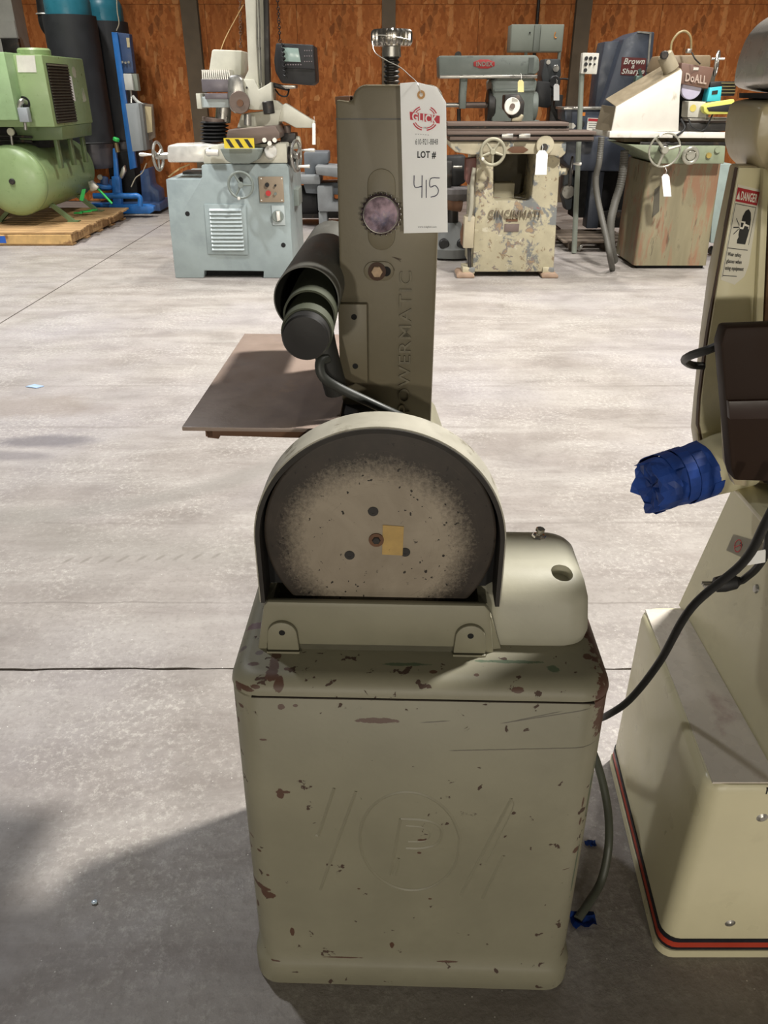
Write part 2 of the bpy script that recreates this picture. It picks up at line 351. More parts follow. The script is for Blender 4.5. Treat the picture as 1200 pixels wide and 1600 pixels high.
def m_osb():
    k = NB('oriented_strand_board'); w = k.noise(2.5, 2, col=True)
    def flakes(rot, sx, sz, seed):
        v = k.scale(k.co, (sx, 1, sz), rot=(0, rot, 0), loc=(seed, 0, seed * 2)); 
        a = k.n.new('ShaderNodeMix'); a.data_type = 'VECTOR'; a.inputs[0].default_value = .10; k.put(a.inputs[4], v); k.put(a.inputs[5], k.noise(6, 2, col=True)); 
        x = k.n.new('ShaderNodeTexVoronoi'); k.put(x.inputs[0], a.outputs[1]); x.inputs['Scale'].default_value = 1.0
        return x.outputs['Color']
    sp = lambda c: k.xyz(c)[0]
    f1 = sp(flakes(R(20), 24, 8, 0)); f2 = sp(flakes(R(-40), 20, 9, 3)); f3 = sp(flakes(R(80), 22, 8, 7))
    pick = k.noise(11, 3)
    f = k.mix(k.mr(pick, .46, .52), f1, f2); f = k.mix(k.mr(k.noise(8, 2), .55, .6), f, f3)
    col = k.mix(f, lin((164, 92, 44)), lin((206, 130, 72)))
    col = k.mix(k.m_('MULTIPLY', k.mr(f2, .88, .98), .6), col, lin((100, 56, 28)))
    col = k.mix(k.m_('MULTIPLY', k.mr(f3, .9, .98), .5), col, lin((232, 172, 112)))
    col = k.mix(k.m_('MULTIPLY', k.mr(k.noise(1.6, 3), .45, .7), .30), col, lin((140, 78, 40)))
    k.put(k.b.inputs['Base Color'], col); k.b.inputs['Roughness'].default_value = .7; k.b.inputs['Specular IOR Level'].default_value = .25
    k.bump(f, .3, .002); return k.m
M_OSB = m_osb()
black = mat('black_rubber', (26, 26, 27), .55, bump=.1)
darkiron = mat('dark_iron', (52, 50, 48), .45, .4, var=.25, layers=(((90, 74, 60), 14, .58, .12),))
pitblack = mat('hollow_shade_black', (14, 13, 13), .8, bump=0)  # near-black that puts shade into holes, gaps and recesses
chrome = mat('worn_chrome', (205, 200, 192), .16, 1.0, var=.12, bump=0)
steel = mat('bare_steel', (168, 166, 160), .32, .85, var=.15, layers=(((110, 92, 74), 12, .62, .15),))
brightst = mat('bright_steel', (225, 223, 215), .35, .5, var=.08)
table_m = mat('browned_steel_table', (158, 140, 128), .42, .05, var=.18, vs=7, layers=(((128, 116, 114), 4, .48, .3), ((176, 148, 122), 9, .6, .2), ((70, 60, 56), 30, .7, .05)), stretch=(1, 1, 1), bump=.1, bs=150)
tube_m = mat('scuffed_dark_tube', (92, 92, 86), .5, .3, var=.2, vs=14, layers=(((62, 62, 58), 8, .5, .3), ((122, 120, 112), 40, .62, .15)), stretch=(1, .4, 1))
tube_in = mat('dark_olive_tube', (62, 66, 50), .6, var=.2, vs=10)
rust = mat('rusty_brown', (104, 74, 54), .75, .1, var=.25)
paper = mat('white_tag_paper', (240, 240, 238), .6, var=.01, bump=0)
ink = mat('black_ink', (24, 24, 28), .6, bump=0); redink = mat('red_ink', (196, 36, 58), .55, bump=0); bluepen = mat('dark_blue_marker', (36, 34, 70), .6, bump=0)
cream = mat('cream_enamel', (208, 201, 168), .32, var=.05, vs=4, layers=(((176, 168, 138), 3.5, .58, .25), ((120, 98, 76), 30, .74, .03)))
cream_top = mat('scuffed_cream_enamel', (206, 198, 186), .28, var=.06, layers=(((150, 118, 118), 8, .56, .2), ((92, 74, 66), 26, .68, .03)))
housing = mat('aged_putty_enamel', (178, 166, 136), .35, var=.08, vs=5, layers=(((150, 128, 96), 6, .55, .25), ((196, 190, 170), 9, .6, .2)))
silver = mat('pale_silver_enamel', (188, 182, 174), .25, .3, var=.06)
brown = mat('chocolate_enamel', (44, 30, 22), .6, var=.14, vs=4, spec=.2)
bluetape = mat('blue_masking_tape', (22, 62, 140), .6, var=.25, vs=18, bump=.6, bs=30)
stripe_k = mat('navy_stripe', (24, 24, 34), .4, bump=0); stripe_r = mat('orange_red_stripe', (176, 60, 40), .4, bump=0)
greyblue = mat('blue_grey_enamel', (148, 160, 160), .42, var=.07, layers=(((122, 134, 136), 3, .5, .3), ((176, 170, 130), 2.1, .66, .1), ((90, 84, 70), 22, .74, .04)))
ivory = mat('ivory_enamel', (196, 194, 178), .42, var=.08, layers=(((130, 124, 104), 12, .64, .12),))
grimy = mat('flaking_cream_over_blue', (170, 162, 136), .6, var=.12, layers=(((110, 112, 110), 7.0, .54, .05), ((92, 98, 108), 9.0, .585, .02), ((132, 116, 92), 16, .60, .03), ((150, 128, 100), 9, .58, .08), ((186, 180, 158), 13, .62, .04), ((150, 50, 52), 6.5, .675, .03)), bump=.4)
brownst = mat('browned_machined_steel', (106, 92, 84), .45, .35, var=.15, stretch=(.3, 1, 3))
slate = mat('grey_green_enamel', (118, 126, 120), .45, var=.1, layers=(((84, 90, 88), 8, .6, .1),))
cabgrey = mat('grey_cabinet_enamel', (132, 138, 128), .5, var=.05)
navy = mat('dark_slate_blue_enamel', (66, 72, 84), .38, var=.08)
doall = mat('faded_green_enamel', (132, 124, 98), .5, var=.14, vs=5, layers=(((138, 106, 82), 4.5, .50, .08), ((92, 84, 66), 10, .60, .1), ((112, 74, 54), 7, .62, .05)), stretch=(2.2, 1, .4))
doalldk = mat('grimy_brown_enamel', (92, 82, 68), .55, var=.2)
sheet = mat('white_splash_sheet', (226, 222, 212), .4, .1, var=.04, layers=(((186, 178, 160), 8, .62, .15),))
green = mat('sage_green_enamel', (138, 160, 112), .34, var=.05)
greendk = mat('olive_green_enamel', (104, 122, 84), .4, var=.07)
insul = mat('black_insulation_wrap', (46, 48, 52), .6, var=.2, vs=5)
teal = mat('teal_blue_enamel', (46, 118, 138), .35, var=.1)
blue = mat('bright_blue_enamel', (36, 104, 176), .4, var=.12)
bluedk = mat('deep_blue_enamel', (52, 74, 112), .45, var=.1)
boxgrey = mat('light_grey_box', (150, 156, 160), .4, var=.03)
pine = mat('pallet_pine', (176, 142, 98), .75, var=.2, vs=12, stretch=(.4, 3, 3), layers=(((116, 88, 60), 7, .55, .2),))
yellow = mat('safety_yellow', (214, 190, 40), .45, bump=0); turq = mat('turquoise_plastic', (60, 186, 206), .4, bump=0)
lime = mat('bright_green_plastic', (50, 176, 84), .4, bump=0)
redp = mat('red_plastic', (190, 44, 44), .35, bump=0); maroon = mat('maroon_sign', (104, 40, 40), .5, bump=0); tan = mat('tan_plate', (152, 136, 116), .5, bump=0)
screen = mat('pale_green_screen', (150, 172, 164), .2, var=.03, bump=0)
whitep = mat('white_plate', (222, 220, 210), .45, bump=0); signbr = mat('brown_sign', (112, 84, 72), .5, var=.08)
lilac = mat('lilac_grinding_wheel', (196, 190, 214), .8); hosem = mat('ribbed_grey_hose', (86, 84, 78), .6, var=.12)
postm = mat('painted_steel_post', (98, 84, 66), .6, var=.15); blockm = mat('painted_block', (176, 176, 170), .8, var=.08, layers=(((160, 140, 116), 2, .6, .05),))
print_b = mat('sign_black', (22, 22, 22), .5, bump=0); danger = mat('danger_red', (168, 30, 40), .45, bump=0); stk = mat('white_sticker', (216, 212, 198), .4, var=.03)

# ------------------------------------------------------------------ the setting
def struct(o, nm=None): o['kind'] = 'structure'; return o
WY = 12.2
bm = new(); span(bm, -9, 9, -3, WY + .4, -.14, -.010); floor = struct(obj('floor', bm, mat('sub_base_grit', (96, 88, 80), .9)))
def ragged(a, b, n, fixed, axis, amp, sd):
    rr = random.Random(sd); out = []; v = 0
    for i in range(n + 1):
        t = a + (b - a) * i / n; v = v * .6 + rr.uniform(-amp, amp); out.append((t, fixed + v) if axis == 'x' else (fixed + v * .2, t))
    return out
def slab(pts):
    bm = new(); a = [bm.verts.new((x, y, 0)) for x, y in pts]; b = [bm.verts.new((x, y, -.010)) for x, y in pts]; n = len(a)
    top = bm.faces.new(a); bm.faces.new(b[::-1])
    for i in range(n): bm.faces.new((a[i], b[i], b[(i + 1) % n], a[(i + 1) % n]))
    bmesh.ops.triangulate(bm, faces=[f for f in bm.faces if len(f.verts) > 4])
    return obj_at0('floor_slab', bm, M_FLOOR, floor)
def obj_at0(name, bm, m, parent):              # keeps the origin at world zero so that the floor texture runs on
    bmesh.ops.recalc_face_normals(bm, faces=bm.faces); me = bpy.data.meshes.new(name); bm.to_mesh(me); bm.free(); me.materials.append(m)
    o = bpy.data.objects.new(name, me); COL.objects.link(o); o.parent = parent; o.location = -parent.location; return o
g = .006; XJ = -2.72; YJ = 1.705
n1 = ragged(XJ + g, 9, 240, YJ - .0025, 'x', .0034, 1); n2 = ragged(XJ + g, 9, 240, YJ + .0030, 'x', .0034, 2)
slab([(XJ + g, -3), (9, -3)] + n1[::-1]); slab(n2 + [(9, WY), (XJ + g, WY)])
slab([(-9, -3), (XJ - g, -3), (XJ - g, YJ - g), (-9, YJ - g)]); slab([(-9, YJ + g), (XJ - g, YJ + g), (XJ - g, WY), (-9, WY)])

bm = new(); span(bm, -9, 9, WY + .02, WY + .15, 0, 5.2); wall = struct(obj('wall_back', bm, rust))
for i in range(-5, 6):
    for j in range(2):
        bm = new(); span(bm, i * 1.22 + .05, i * 1.22 + 1.266, WY - .005 + .001 * ((i + j) % 3), WY + .015, .01 + j * 2.44, 2.446 + j * 2.44); obj('osb_panel', bm, M_OSB, wall, smooth=0)
def steel_post(x0, x1, name, lab):
    c = W((x0 + x1) / 2, 0, WY - .1).x; hw = (x1 - x0) / 2 * px(WY, 0)
    bm = new(); span(bm, c - hw, c + hw, WY - .12, WY - .105, 0, 5.2); span(bm, c - hw, c + hw, WY - .025, WY - .01, 0, 5.2); span(bm, c - .006, c + .006, WY - .105, WY - .025, 0, 5.2)
    o = obj(name, bm, postm); struct(o)
steel_post(281, 307, 'trim_1', ''); steel_post(902, 926, 'trim_2', ''); steel_post(597, 618, 'trim_3', '')
bm = new(); a = W(34, 0, WY - .3).x; span(bm, -9, a - .12, WY - .35, WY - .01, 0, 5.2); wl = struct(obj('wall_left', bm, blockm))
for r_ in range(12):
    for c_ in range(3):
        bm = new(); x1 = a - .12 - c_ * .41 - (.2 if r_ % 2 else 0); span(bm, x1 - .398, x1 - .004, WY - .37, WY - .352, r_ * .204 + .006, r_ * .204 + .2, .003, 1); obj('block', bm, blockm, wl, smooth=0)
bm = new(); prect(bm, 3, 60, 30, 82, WY - .45, .07, .005)
o = obj('switch_box', bm, darkiron); tag(o, 'dark flat switch box on the pale block wall above the green compressor', 'box')
bm = new(); p = W(839, 36, WY - .03); cyl(bm, (p.x, p.y, 1.6), (p.x, p.y, 5.2), .022, n=12); o = obj('conduit', bm, darkiron); tag(o, 'dark conduit running up the board wall above the grey cabinet', 'pipe')

# ================================================================== THE BELT AND DISC SANDER
sander = root('belt_disc_sander', 'large grey disc and belt sanding machine on a chipped steel pedestal in the foreground', 'sander', (.05, .817, 0), R(-1.6), local=True)
SI = SM.inverted()
def S(px_, py_, Y): return SI @ W(px_, py_, Y)
yD = lambda D: D - .817
# pedestal
bm = new()
sec = [(0, .284, .006, .456), (.006, .289, 0, .462), (.052, .289, 0, .462), (.062, .286, .003, .459), (.070, .2815, .008, .455), (.10, .2815, .008, .455), (.40, .2775, .006, .45), (.693, .2725, .004, .446)]
lp = [rrect(-h, h, a, b, z, .045) for z, h, a, b in sec]
lp += [rrect(-.2712, .2712, .0055, .4445, .6945, .045), rrect(-.2712, .2712, .0055, .4445, .6975, .045), rrect(-.2735, .2735, .003, .447, .699, .045)]
for i in range(1, 8):
    a = R(90 * i / 7); q = .026 * (1 - math.cos(a)); lp.append(rrect(-.2735 + q, .2735 - q, .003 + q, .447 - q, .699 + .026 * math.sin(a), .045 - q * .6))
skin(bm, lp); ped = obj('pedestal', bm, M_PED, sander, smooth=50, label='grey steel pedestal with chipped edges and embossed emblem')
q = S(392, 1094, .822); q2 = S(925, 1106, .822); bm = new(); span(bm, q.x, q2.x, .0026, .007, .6955, .6972); obj('shell_seam', bm, mat('seam_grime', (48, 40, 30), .8, bump=0), ped)
# embossed emblem on the pedestal front
bm = new(); yf = lambda z: .0085 - .0000 + (.693 - z) * 0 - (.004 if z > .55 else .0015)
def emb(pts, r=.0030, n=6, cl=False):
    P = []
    for x, y in pts: q = S(x, y, .8225); P.append(Vector((q.x, .0073 + (.4 - q.z) * .006, q.z)))
    tube(bm, P, r, 6, n)
emb([(718 + 0, 1308)] + [(640 + 78 * math.cos(a) , 1315 - 77 * math.sin(a) + 10 * math.cos(a) * .3) for a in [2 * math.pi * i / 24 for i in range(1, 24)]] + [(718, 1308)], n=3)
emb([(610, 1368), (618, 1325), (626, 1280)], n=3); emb([(626, 1280), (665, 1282), (686, 1290), (690, 1305), (680, 1320), (655, 1326), (634, 1326)], n=4); emb([(634, 1291), (660, 1293), (672, 1302), (665, 1314), (638, 1316)], .0022, 4); emb([(610, 1368), (617, 1368), (623, 1342)], n=2)
emb([(522, 1234), (497, 1310)], n=4); emb([(497, 1310), (492, 1309)], n=2); emb([(556, 1238), (500, 1395)], n=4)
emb([(799, 1244), (720, 1398)], n=4); emb([(798, 1244), (800, 1262), (760, 1345)], .0022, 4); emb([(787, 1334), (754, 1402)], n=4)
obj('embossed_emblem', bm, M_PAINT, ped)
# trough below the disc
zt = S(600, 943, .895).z; tx0, tx1 = S(402, 1030, .892).x, S(770, 1033, .892).x; ux0, ux1 = S(410, 943, .895).x, S(762, 945, .895).x
bm = new(); y0 = yD(.893); y1 = yD(.905)
poly(bm, [(tx0, .722), (tx1, .722), (ux1 + .004, zt - .012), (ux1 - .004, zt - .001), (ux0 + .006, zt), (ux0, zt - .008)], y0, y1, .003)
for (bx, sx) in ((ux0, 1), (ux1, -1)):
    skin(bm, [[Vector((bx + (tx0 - ux0 if sx > 0 else tx1 - ux1), y, .722)), Vector((bx + sx * .012, y, .722)), Vector((bx + sx * .012, y, zt - .004)), Vector((bx, y, zt - .004))] for y in (y1 - .002, yD(.97))])
span(bm, ux0, ux1, yD(.96), yD(.97), .722, zt + .02)
span(bm, ux0, ux1, y0, yD(.97), .722, .735)
# flared foot on the motor side
skin(bm, [[Vector((ux1 - .005, y0 + .004, .723)), Vector((tx1 + .012, y0 + .01, .723)), Vector((ux1 + .008, y0 + .012, zt - .03)), Vector((ux1 - .005, y0 + .008, zt - .02))], [Vector((ux1 - .005, yD(.95), .723)), Vector((tx1 + .012, yD(.95), .723)), Vector((ux1 + .008, yD(.95), zt - .03)), Vector((ux1 - .005, yD(.95), zt - .02))]])
trough = obj('disc_trough', bm, M_PAINT, sander, smooth=30)
for cx in (440, 735):
    bm = new(); p = S(cx, 991, .888); w_ = .0235
    poly(bm, [(p.x - w_, .728), (p.x + w_, .728)] + [(p.x + (w_ - .002) * math.cos(R(a)), p.z - .004 + (w_ - .002) * math.sin(R(a))) for a in range(0, 181, 15)], yD(.886), yD(.895), .0015)
    poly(bm, [(p.x - w_ - .001, .727), (p.x + w_ + .001, .727), (p.x + w_ + .001, p.z - .034), (p.x - w_ - .001, p.z - .034)], yD(.882), yD(.894), .002)
    obj('mounting_lug', bm, M_PAINT, trough)
for cx in (440, 735):
    p = S(cx, 991, .888); bm = new(); cyl(bm, (p.x, yD(.8853), p.z), (p.x, yD(.890), p.z), .0045); obj('bolt_hole', bm, pitblack, trough)
# disc, guard
dc = S(589, 842, .912); dr = .1605; dc.x += .004
bm = new(); lathe(bm, [(dr - .004, 0), (dr - .0015, .0005), (dr, .002), (dr, .011), (dr - .002, .012)], (dc.x, yD(.912), dc.z), (0, 1, 0), 96)
disc = obj('sanding_disc', bm, M_DISC, sander, label='worn sanding disc with dark rim and bare tan centre')
bm = new(); h = S(588, 844, .912); lathe(bm, [(.0105, 0), (.0105, .003)], (h.x, yD(.9095), h.z), (0, 1, 0), 20); obj('hub_washer', bm, rust, disc)
bm = new(); lathe(bm, [(.005, 0), (.006, .001), (.006, .003)], (h.x, yD(.9075), h.z), (0, 1, 0), 6); obj('hub_screw', bm, darkiron, disc)
for (x, y) in ((583, 800), (546, 869), (633, 863)):
    h = S(x, y, .912); bm = new(); pipe(bm, (h.x, yD(.9112), h.z), (h.x, yD(.914), h.z), .0072, .003, 20); cyl(bm, (h.x, yD(.9117), h.z), (h.x, yD(.914), h.z), .0034, n=6); obj('screw', bm, darkiron, disc)
bm = new(); a = [S(x, y, .9115) for x, y in ((598, 821), (631, 823), (629, 868), (597, 867))]; poly(bm, [(q.x, q.z) for q in a], yD(.9108), yD(.9125))
obj('label_plate', bm, mat('yellowed_label', (176, 146, 88), .6, var=.15, vs=40, layers=(((90, 70, 40), 60, .64, .05),)), disc, label='worn yellow paper label')
def arch(r, y0, y1, th, zlow, n=48):
    bm = new(); pth = [(-r, zlow)] + [(-r * math.cos(math.pi * i / n), dc.z + r * math.sin(math.pi * i / n)) for i in range(n + 1)] + [(r, zlow)]
    ins = [(x * (r - th) / r, dc.z + (z - dc.z) * (r - th) / r if z > dc.z else z) for x, z in pth]
    skin(bm, [[Vector((dc.x + a[0], y0, a[1])), Vector((dc.x + a[0], y1, a[1])), Vector((dc.x + b[0], y1, b[1])), Vector((dc.x + b[0], y0, b[1]))] for a, b in zip(pth, ins)]); return bm
obj('disc_guard', arch(.1722, yD(.8975), yD(.950), .003, zt - .004), mat('scuffed_guard_paint', (164, 160, 146), .5, var=.12, vs=20, layers=(((110, 104, 88), 30, .58, .1), ((70, 64, 54), 60, .70, .03))), sander)
obj('guard_liner', arch(.1700, yD(.8945), yD(.948), .006, zt - .003), mat('dark_guard_lining', (40, 36, 32), .7), sander)
bm = new(); poly(bm, [(dc.x + .166, zt + .0)] + [(dc.x + .166 * math.cos(math.pi * i / 40), dc.z + .166 * math.sin(math.pi * i / 40)) for i in range(41)] + [(dc.x - .166, zt)], yD(.942), yD(.950)); obj('guard_back', bm, pitblack, sander)
# body carrying the column, between guard and motor
bm = new(); poly(bm, [(-.13, .724), (.07, .724), (.045, .93), (.02, 1.0), (-.10, 1.0), (-.12, .93)], yD(.985), yD(1.22), .012); obj('cast_frame', bm, M_PAINT, sander)
# motor cover
bm = new(); lp = []
cx0 = S(778, 1005, .911).x; cx1 = S(921, 1005, .911).x
for (z, ya, yb, x1) in ((.7245, .911, 1.09, cx1 - .012), (.729, .909, 1.095, cx1 - .003), (.742, .909, 1.10, cx1), (.790, .918, 1.10, cx1 - .004), (.808, .928, 1.095, cx1 - .009), (.819, .940, 1.085, cx1 - .017), (.826, .955, 1.072, cx1 - .028), (.829, .970, 1.06, cx1 - .040)):
    lp.append(rrect(cx0 - .03, x1, yD(ya), yD(yb), z, .035, 8))
skin(bm, lp); p = S(877, 868, .965)
def carve(bm, p0, p1, r_):                     # cut a round pocket
    out = []
    for k_ in range(2):
        me = bpy.data.meshes.new('t')
        if k_: cb = new(); cyl(cb, p0, p1, r_, n=32); bmesh.ops.recalc_face_normals(cb, faces=cb.faces); cb.to_mesh(me); cb.free()
        else: bmesh.ops.recalc_face_normals(bm, faces=bm.faces); bm.to_mesh(me); bm.free()
        o = bpy.data.objects.new('t', me); COL.objects.link(o); out.append(o)
    md = out[0].modifiers.new('b', 'BOOLEAN'); md.operation = 'DIFFERENCE'; md.object = out[1]; md.solver = 'EXACT'; bpy.context.view_layer.update()
    me = bpy.data.meshes.new_from_object(out[0].evaluated_get(bpy.context.evaluated_depsgraph_get())); b2 = new(); b2.from_mesh(me)
    for o in out: bpy.data.objects.remove(o)
    return b2
bm = carve(bm, (p.x, yD(.962), .806), (p.x + .004, yD(.950), .86), .0165)
mc = obj('motor_cover', bm, M_COVER, sander, smooth=60, label='pale cast motor cover with round pocket')
p = S(843, 830, 1.05); bm = new(); lathe(bm, [(.012, 0), (.010, .002), (.005, .003), (.005, .009), (.0075, .0095), (.0075, .0135), (.006, .0145)], (p.x, p.y, .829), (.1, 0, 1), 8); obj('cover_bolt', bm, chrome, mc, smooth=20)
# belt column
kx0, kx1 = S(528, 300, 1.1).x, S(688, 300, 1.1).x
ct = S(600, 132, 1.1).z; zb = .985
def colpt(x, y): q = S(x, y, 1.1); return (q.x, q.z)
xs1 = S(550, 140, 1.1).x
prof = [(kx0 - .003, zb), (kx0, colpt(0, 155)[1]), (xs1 - .002, colpt(0, 158)[1])]
for i in range(8): a = R(90 * i / 7); prof.append((xs1 + .018 * (1 - math.cos(a)), ct - .019 + .019 * math.sin(a)))
for i in range(8): a = R(90 - 90 * i / 7); prof.append((kx1 - .018 + .018 * math.cos(a), ct - .018 + .018 * math.sin(a)))
prof.append((kx1 - .003, zb))
bm = new(); poly(bm, prof, yD(1.1), yD(1.275), .004); colm = obj('belt_column', bm, M_COLM, sander, smooth=40, label='tall grey cast column housing the belt')
bm = new(); zs = colpt(0, 186)[1]; span(bm, kx0 - .0006, kx1 + .0006, yD(1.0992), yD(1.27), zs - .0008, zs + .0008); obj('panel_seam', bm, darkiron, colm)
bm = new(); span(bm, kx0 - .001, xs1 - .004, yD(1.105), yD(1.27), colpt(0, 163)[1], colpt(0, 151)[1]); obj('belt_edge', bm, rust, colm, label='rusty brown belt edge at the column top')
bm = new(); c = S(596, 329, 1.098); poly(bm, obround(.037, .103, 10, c.x, c.z), yD(1.097), yD(1.102), .001); obj('slot_plate', bm, M_COLM, colm)
c = S(592, 424, 1.098); bm = new(); poly(bm, [(c.x - .0, c.z)] and [(x - 0, z) for x, z in [(c.x + (q[1]), c.z + q[0]) for q in obround(.026, .042, 10)]], yD(1.0965), yD(1.102), .001); obj('bolt_boss', bm, M_COLM, colm)
bm = new(); lathe(bm, [(.0125, .001), (.0125, .004), (.0105, .004)], (S(589, 424, 1.096).x, yD(1.0935), c.z), (0, 1, 0), 24); obj('washer', bm, mat('dark_rust', (66, 44, 30), .7, var=.2), colm)
q = S(603, 424, 1.096); bm = new(); cyl(bm, (q.x, yD(1.0958), c.z), (q.x, yD(1.099), c.z), .0068, n=20); obj('slot_hole', bm, pitblack, colm)
bm = new(); lathe(bm, [(.0075, 0), (.0085, .001), (.0085, .004)], (S(589, 424, 1.096).x, yD(1.091), c.z), (0, 1, 0), 6); obj('hex_bolt', bm, mat('worn_bolt_head', (150, 128, 104), .5, .5, var=.3, vs=150), colm, smooth=20)
# chrome tracking knob
c = S(595, 335, 1.085); bm = new(); n = 96; R0 = .0252
lp = []
for (r_, d_) in ((.022, 0.0), (.0245, .0012), (.0252, .003), (.0252, .010), (.023, .012)):
    lp.append([Vector((c.x + (r_ + (.0016 * max(0, math.cos(24 * 2 * math.pi * j / n)) if r_ > .0245 else 0)) * math.cos(2 * math.pi * j / n), c.y + d_ - .005, c.z + (r_ + (.0016 * max(0, math.cos(24 * 2 * math.pi * j / n)) if r_ > .0245 else 0)) * math.sin(2 * math.pi * j / n))) for j in range(n)])
skin(bm, lp); cyl(bm, (c.x, c.y + .005, c.z), (c.x, yD(1.1), c.z), .009); kb = obj('tracking_knob', bm, mat('knob_reflection_mottle', (112, 96, 104), .26, .85, var=.25, vs=30, layers=(((78, 84, 108), 22, .52, .2), ((150, 132, 122), 30, .58, .2)), bump=0), sander, smooth=15, label='round polished knob with scalloped edge on the column front')  # pink and blue mottling puts a blurred reflection into the knob colour
bm = new(); torus(bm, (c.x, c.y - .0048, c.z), (0, 1, 0), .0228, .0009, 48, 6)
for i in range(24):
    a_ = 2 * math.pi * i / 24; ball(bm, (c.x + .0262 * math.cos(a_), c.y + .001, c.z + .0262 * math.sin(a_)), .0020, n=8)
obj('scalloped_rim', bm, chrome, kb, label='bright beaded rim', kind='stuff')
# top knob with screw
c = S(612, 72, 1.17); kz0 = S(612, 72, 1.17).z; kz1 = S(612, 46, 1.17).z
bm = new(); n = 110; lp = []
for (r_, t) in ((.024, 0), (.0262, .12), (.0272, .28), (.0272, .75), (.0262, .9), (.0235, 1)):
    lp.append([Vector((c.x + r_ * (1 - (.08 * (math.cos(22 * 2 * math.pi * j / n) > .2) if .1 < t < .95 else 0)) * math.cos(2 * math.pi * j / n), c.y + r_ * (1 - (.08 * (math.cos(22 * 2 * math.pi * j / n) > .2) if .1 < t < .95 else 0)) * math.sin(2 * math.pi * j / n), kz0 + (kz1 - kz0) * t)) for j in range(n)])
skin(bm, lp); kn = obj('tension_knob', bm, chrome, sander, label='knurled bright knob on the column top', smooth=25)
bm = new(); cyl(bm, (c.x, c.y, kz0 - .012), (c.x, c.y, kz0 + .001), .0125, .0115, 20); obj('collar', bm, steel, kn)
bm = new(); prof = []
zz = ct - .01
while zz < kz0 - .010: prof += [(.0085, zz), (.0105, zz + .0018), (.0105, zz + .003), (.0085, zz + .0048)]; zz += .0056
lathe(bm, [(r_, z_) for r_, z_ in prof], (c.x, c.y, 0), (0, 0, 1), 20); obj('threaded_screw', bm, darkiron, kn, smooth=0)
# side plate with two holes
bm = new(); a = S(530, 475, 1.092); b = S(574, 598, 1.092); hx = S(574, 540, 1.092).x; lx = S(530, 540, 1.092).x
span(bm, lx, hx, yD(1.088), yD(1.1005), b.z, a.z, .0012); sp = obj('side_plate', bm, M_COLM, colm)
for (x, y) in ((553, 496), (555, 573)):
    q = S(x, y, 1.088); bm = new(); cyl(bm, (q.x, yD(1.0874), q.z), (q.x, yD(1.09), q.z), .0042, n=16); obj('bolt_hole', bm, pitblack, sp)
# raised lettering up the column
bm = new(); lo = S(620, 646, 1.0985); hi = S(620, 424, 1.0985); xr = lo.x + .0175
text(bm, 'POWERMATIC', (xr + .002, yD(1.1008), lo.z), (0, 0, hi.z - lo.z), (-.0175, 0, 0), .0042, off=.004); obj('raised_lettering', bm, mat('grimy_letter_enamel', (104, 97, 78), .5, var=.3, vs=90), colm, smooth=0)
# table
tz = S(500, 671, .99).z; tx0_, tx1_ = S(281, 671, .99).x, S(527, 671, .99).x; ybk = yD(1.46)
bm = new(); span(bm, tx0_, tx1_, yD(.99), ybk, tz - .0065, tz, .0015); tb = obj('work_table', bm, table_m, sander, label='flat browned steel work table beside the belt')
bm = new(); a = S(320, 690, 1.0); zz = tz - .0065
poly(bm, [(a.x, zz), (a.x + .002, zz - .014), (a.x + .018, zz - .016), (a.x + .020, zz - .011), (S(455, 690, 1.0).x, zz - .013), (tx1_, zz - .013), (tx1_, zz)], yD(1.0), yD(1.012), .001)
poly(bm, [(a.x, zz), (a.x + .002, zz - .014), (a.x + .018, zz - .016), (a.x + .020, zz - .011), (S(455, 690, 1.0).x, zz - .013), (tx1_, zz - .013), (tx1_, zz)], yD(1.42), yD(1.432), .001)
span(bm, a.x, a.x + .01, yD(1.0), yD(1.43), zz - .012, zz); obj('table_rib', bm, rust, tb)
bm = new(); poly(bm, [(-.16, zz), (-.06, zz), (-.06, .93), (-.10, .95), (-.15, zz - .03)], yD(1.06), yD(1.2), .003); obj('table_trunnion', bm, darkiron, tb)
bm = new(); a = S(548, 650, 1.08); b = S(600, 662, 1.08); span(bm, a.x, b.x, yD(1.03), yD(1.098), b.z - .03, a.z, .002); obj('stop_block', bm, mat('stained_cast_block', (150, 130, 104), .6, var=.2), sander)
# stacked dust tubes
c = S(478, 470, 1.0); rb = .0425; bm = new(); pipe(bm, (c.x + .0, yD(1.0), c.z), (c.x, yD(1.39), c.z), rb, rb - .0015, 56); big = obj('dust_tube', bm, tube_m, sander, label='wide scuffed dark metal tube')
bm = new(); cyl(bm, (c.x, yD(1.37), c.z), (c.x, yD(1.385), c.z), rb - .0015, n=40); obj('tube_end', bm, pitblack, big)
p0 = S(483, 487, .975); p1 = S(487, 455, 1.15); bm = new(); pipe(bm, p0 + Vector((0, 0, -.006)), (p0.x, yD(1.3), c.z - .003), .0335, .0310, 48); obj('inner_tube', bm, tube_in, big)
p2 = S(477, 529, .935); d_ = Vector((0, 1, .10)).normalized()
bm = new(); lathe(bm, [(.002, -.0015), (.014, -.0012), (.0275, .0), (.0295, .0025), (.0298, .012), (.0298, .12)], p2, d_, 44); obj('tube_cap', bm, mat('black_end_cap', (30, 29, 28), .42, var=.1), big)
bm = new(); pipe(bm, p2 + d_ * .017, p2 + d_ * .10, .0325, .0300, 44); obj('cap_sleeve', bm, tube_in, big)
bm = new(); q = p2 + d_ * .05; box(bm, (c.x, yD(1.2), c.z + .0), (.01, .02, .02)); cyl(bm, (c.x + .02, yD(1.15), c.z), (kx0 + .005, yD(1.15), c.z), .012); obj('tube_bracket', bm, darkiron, big)
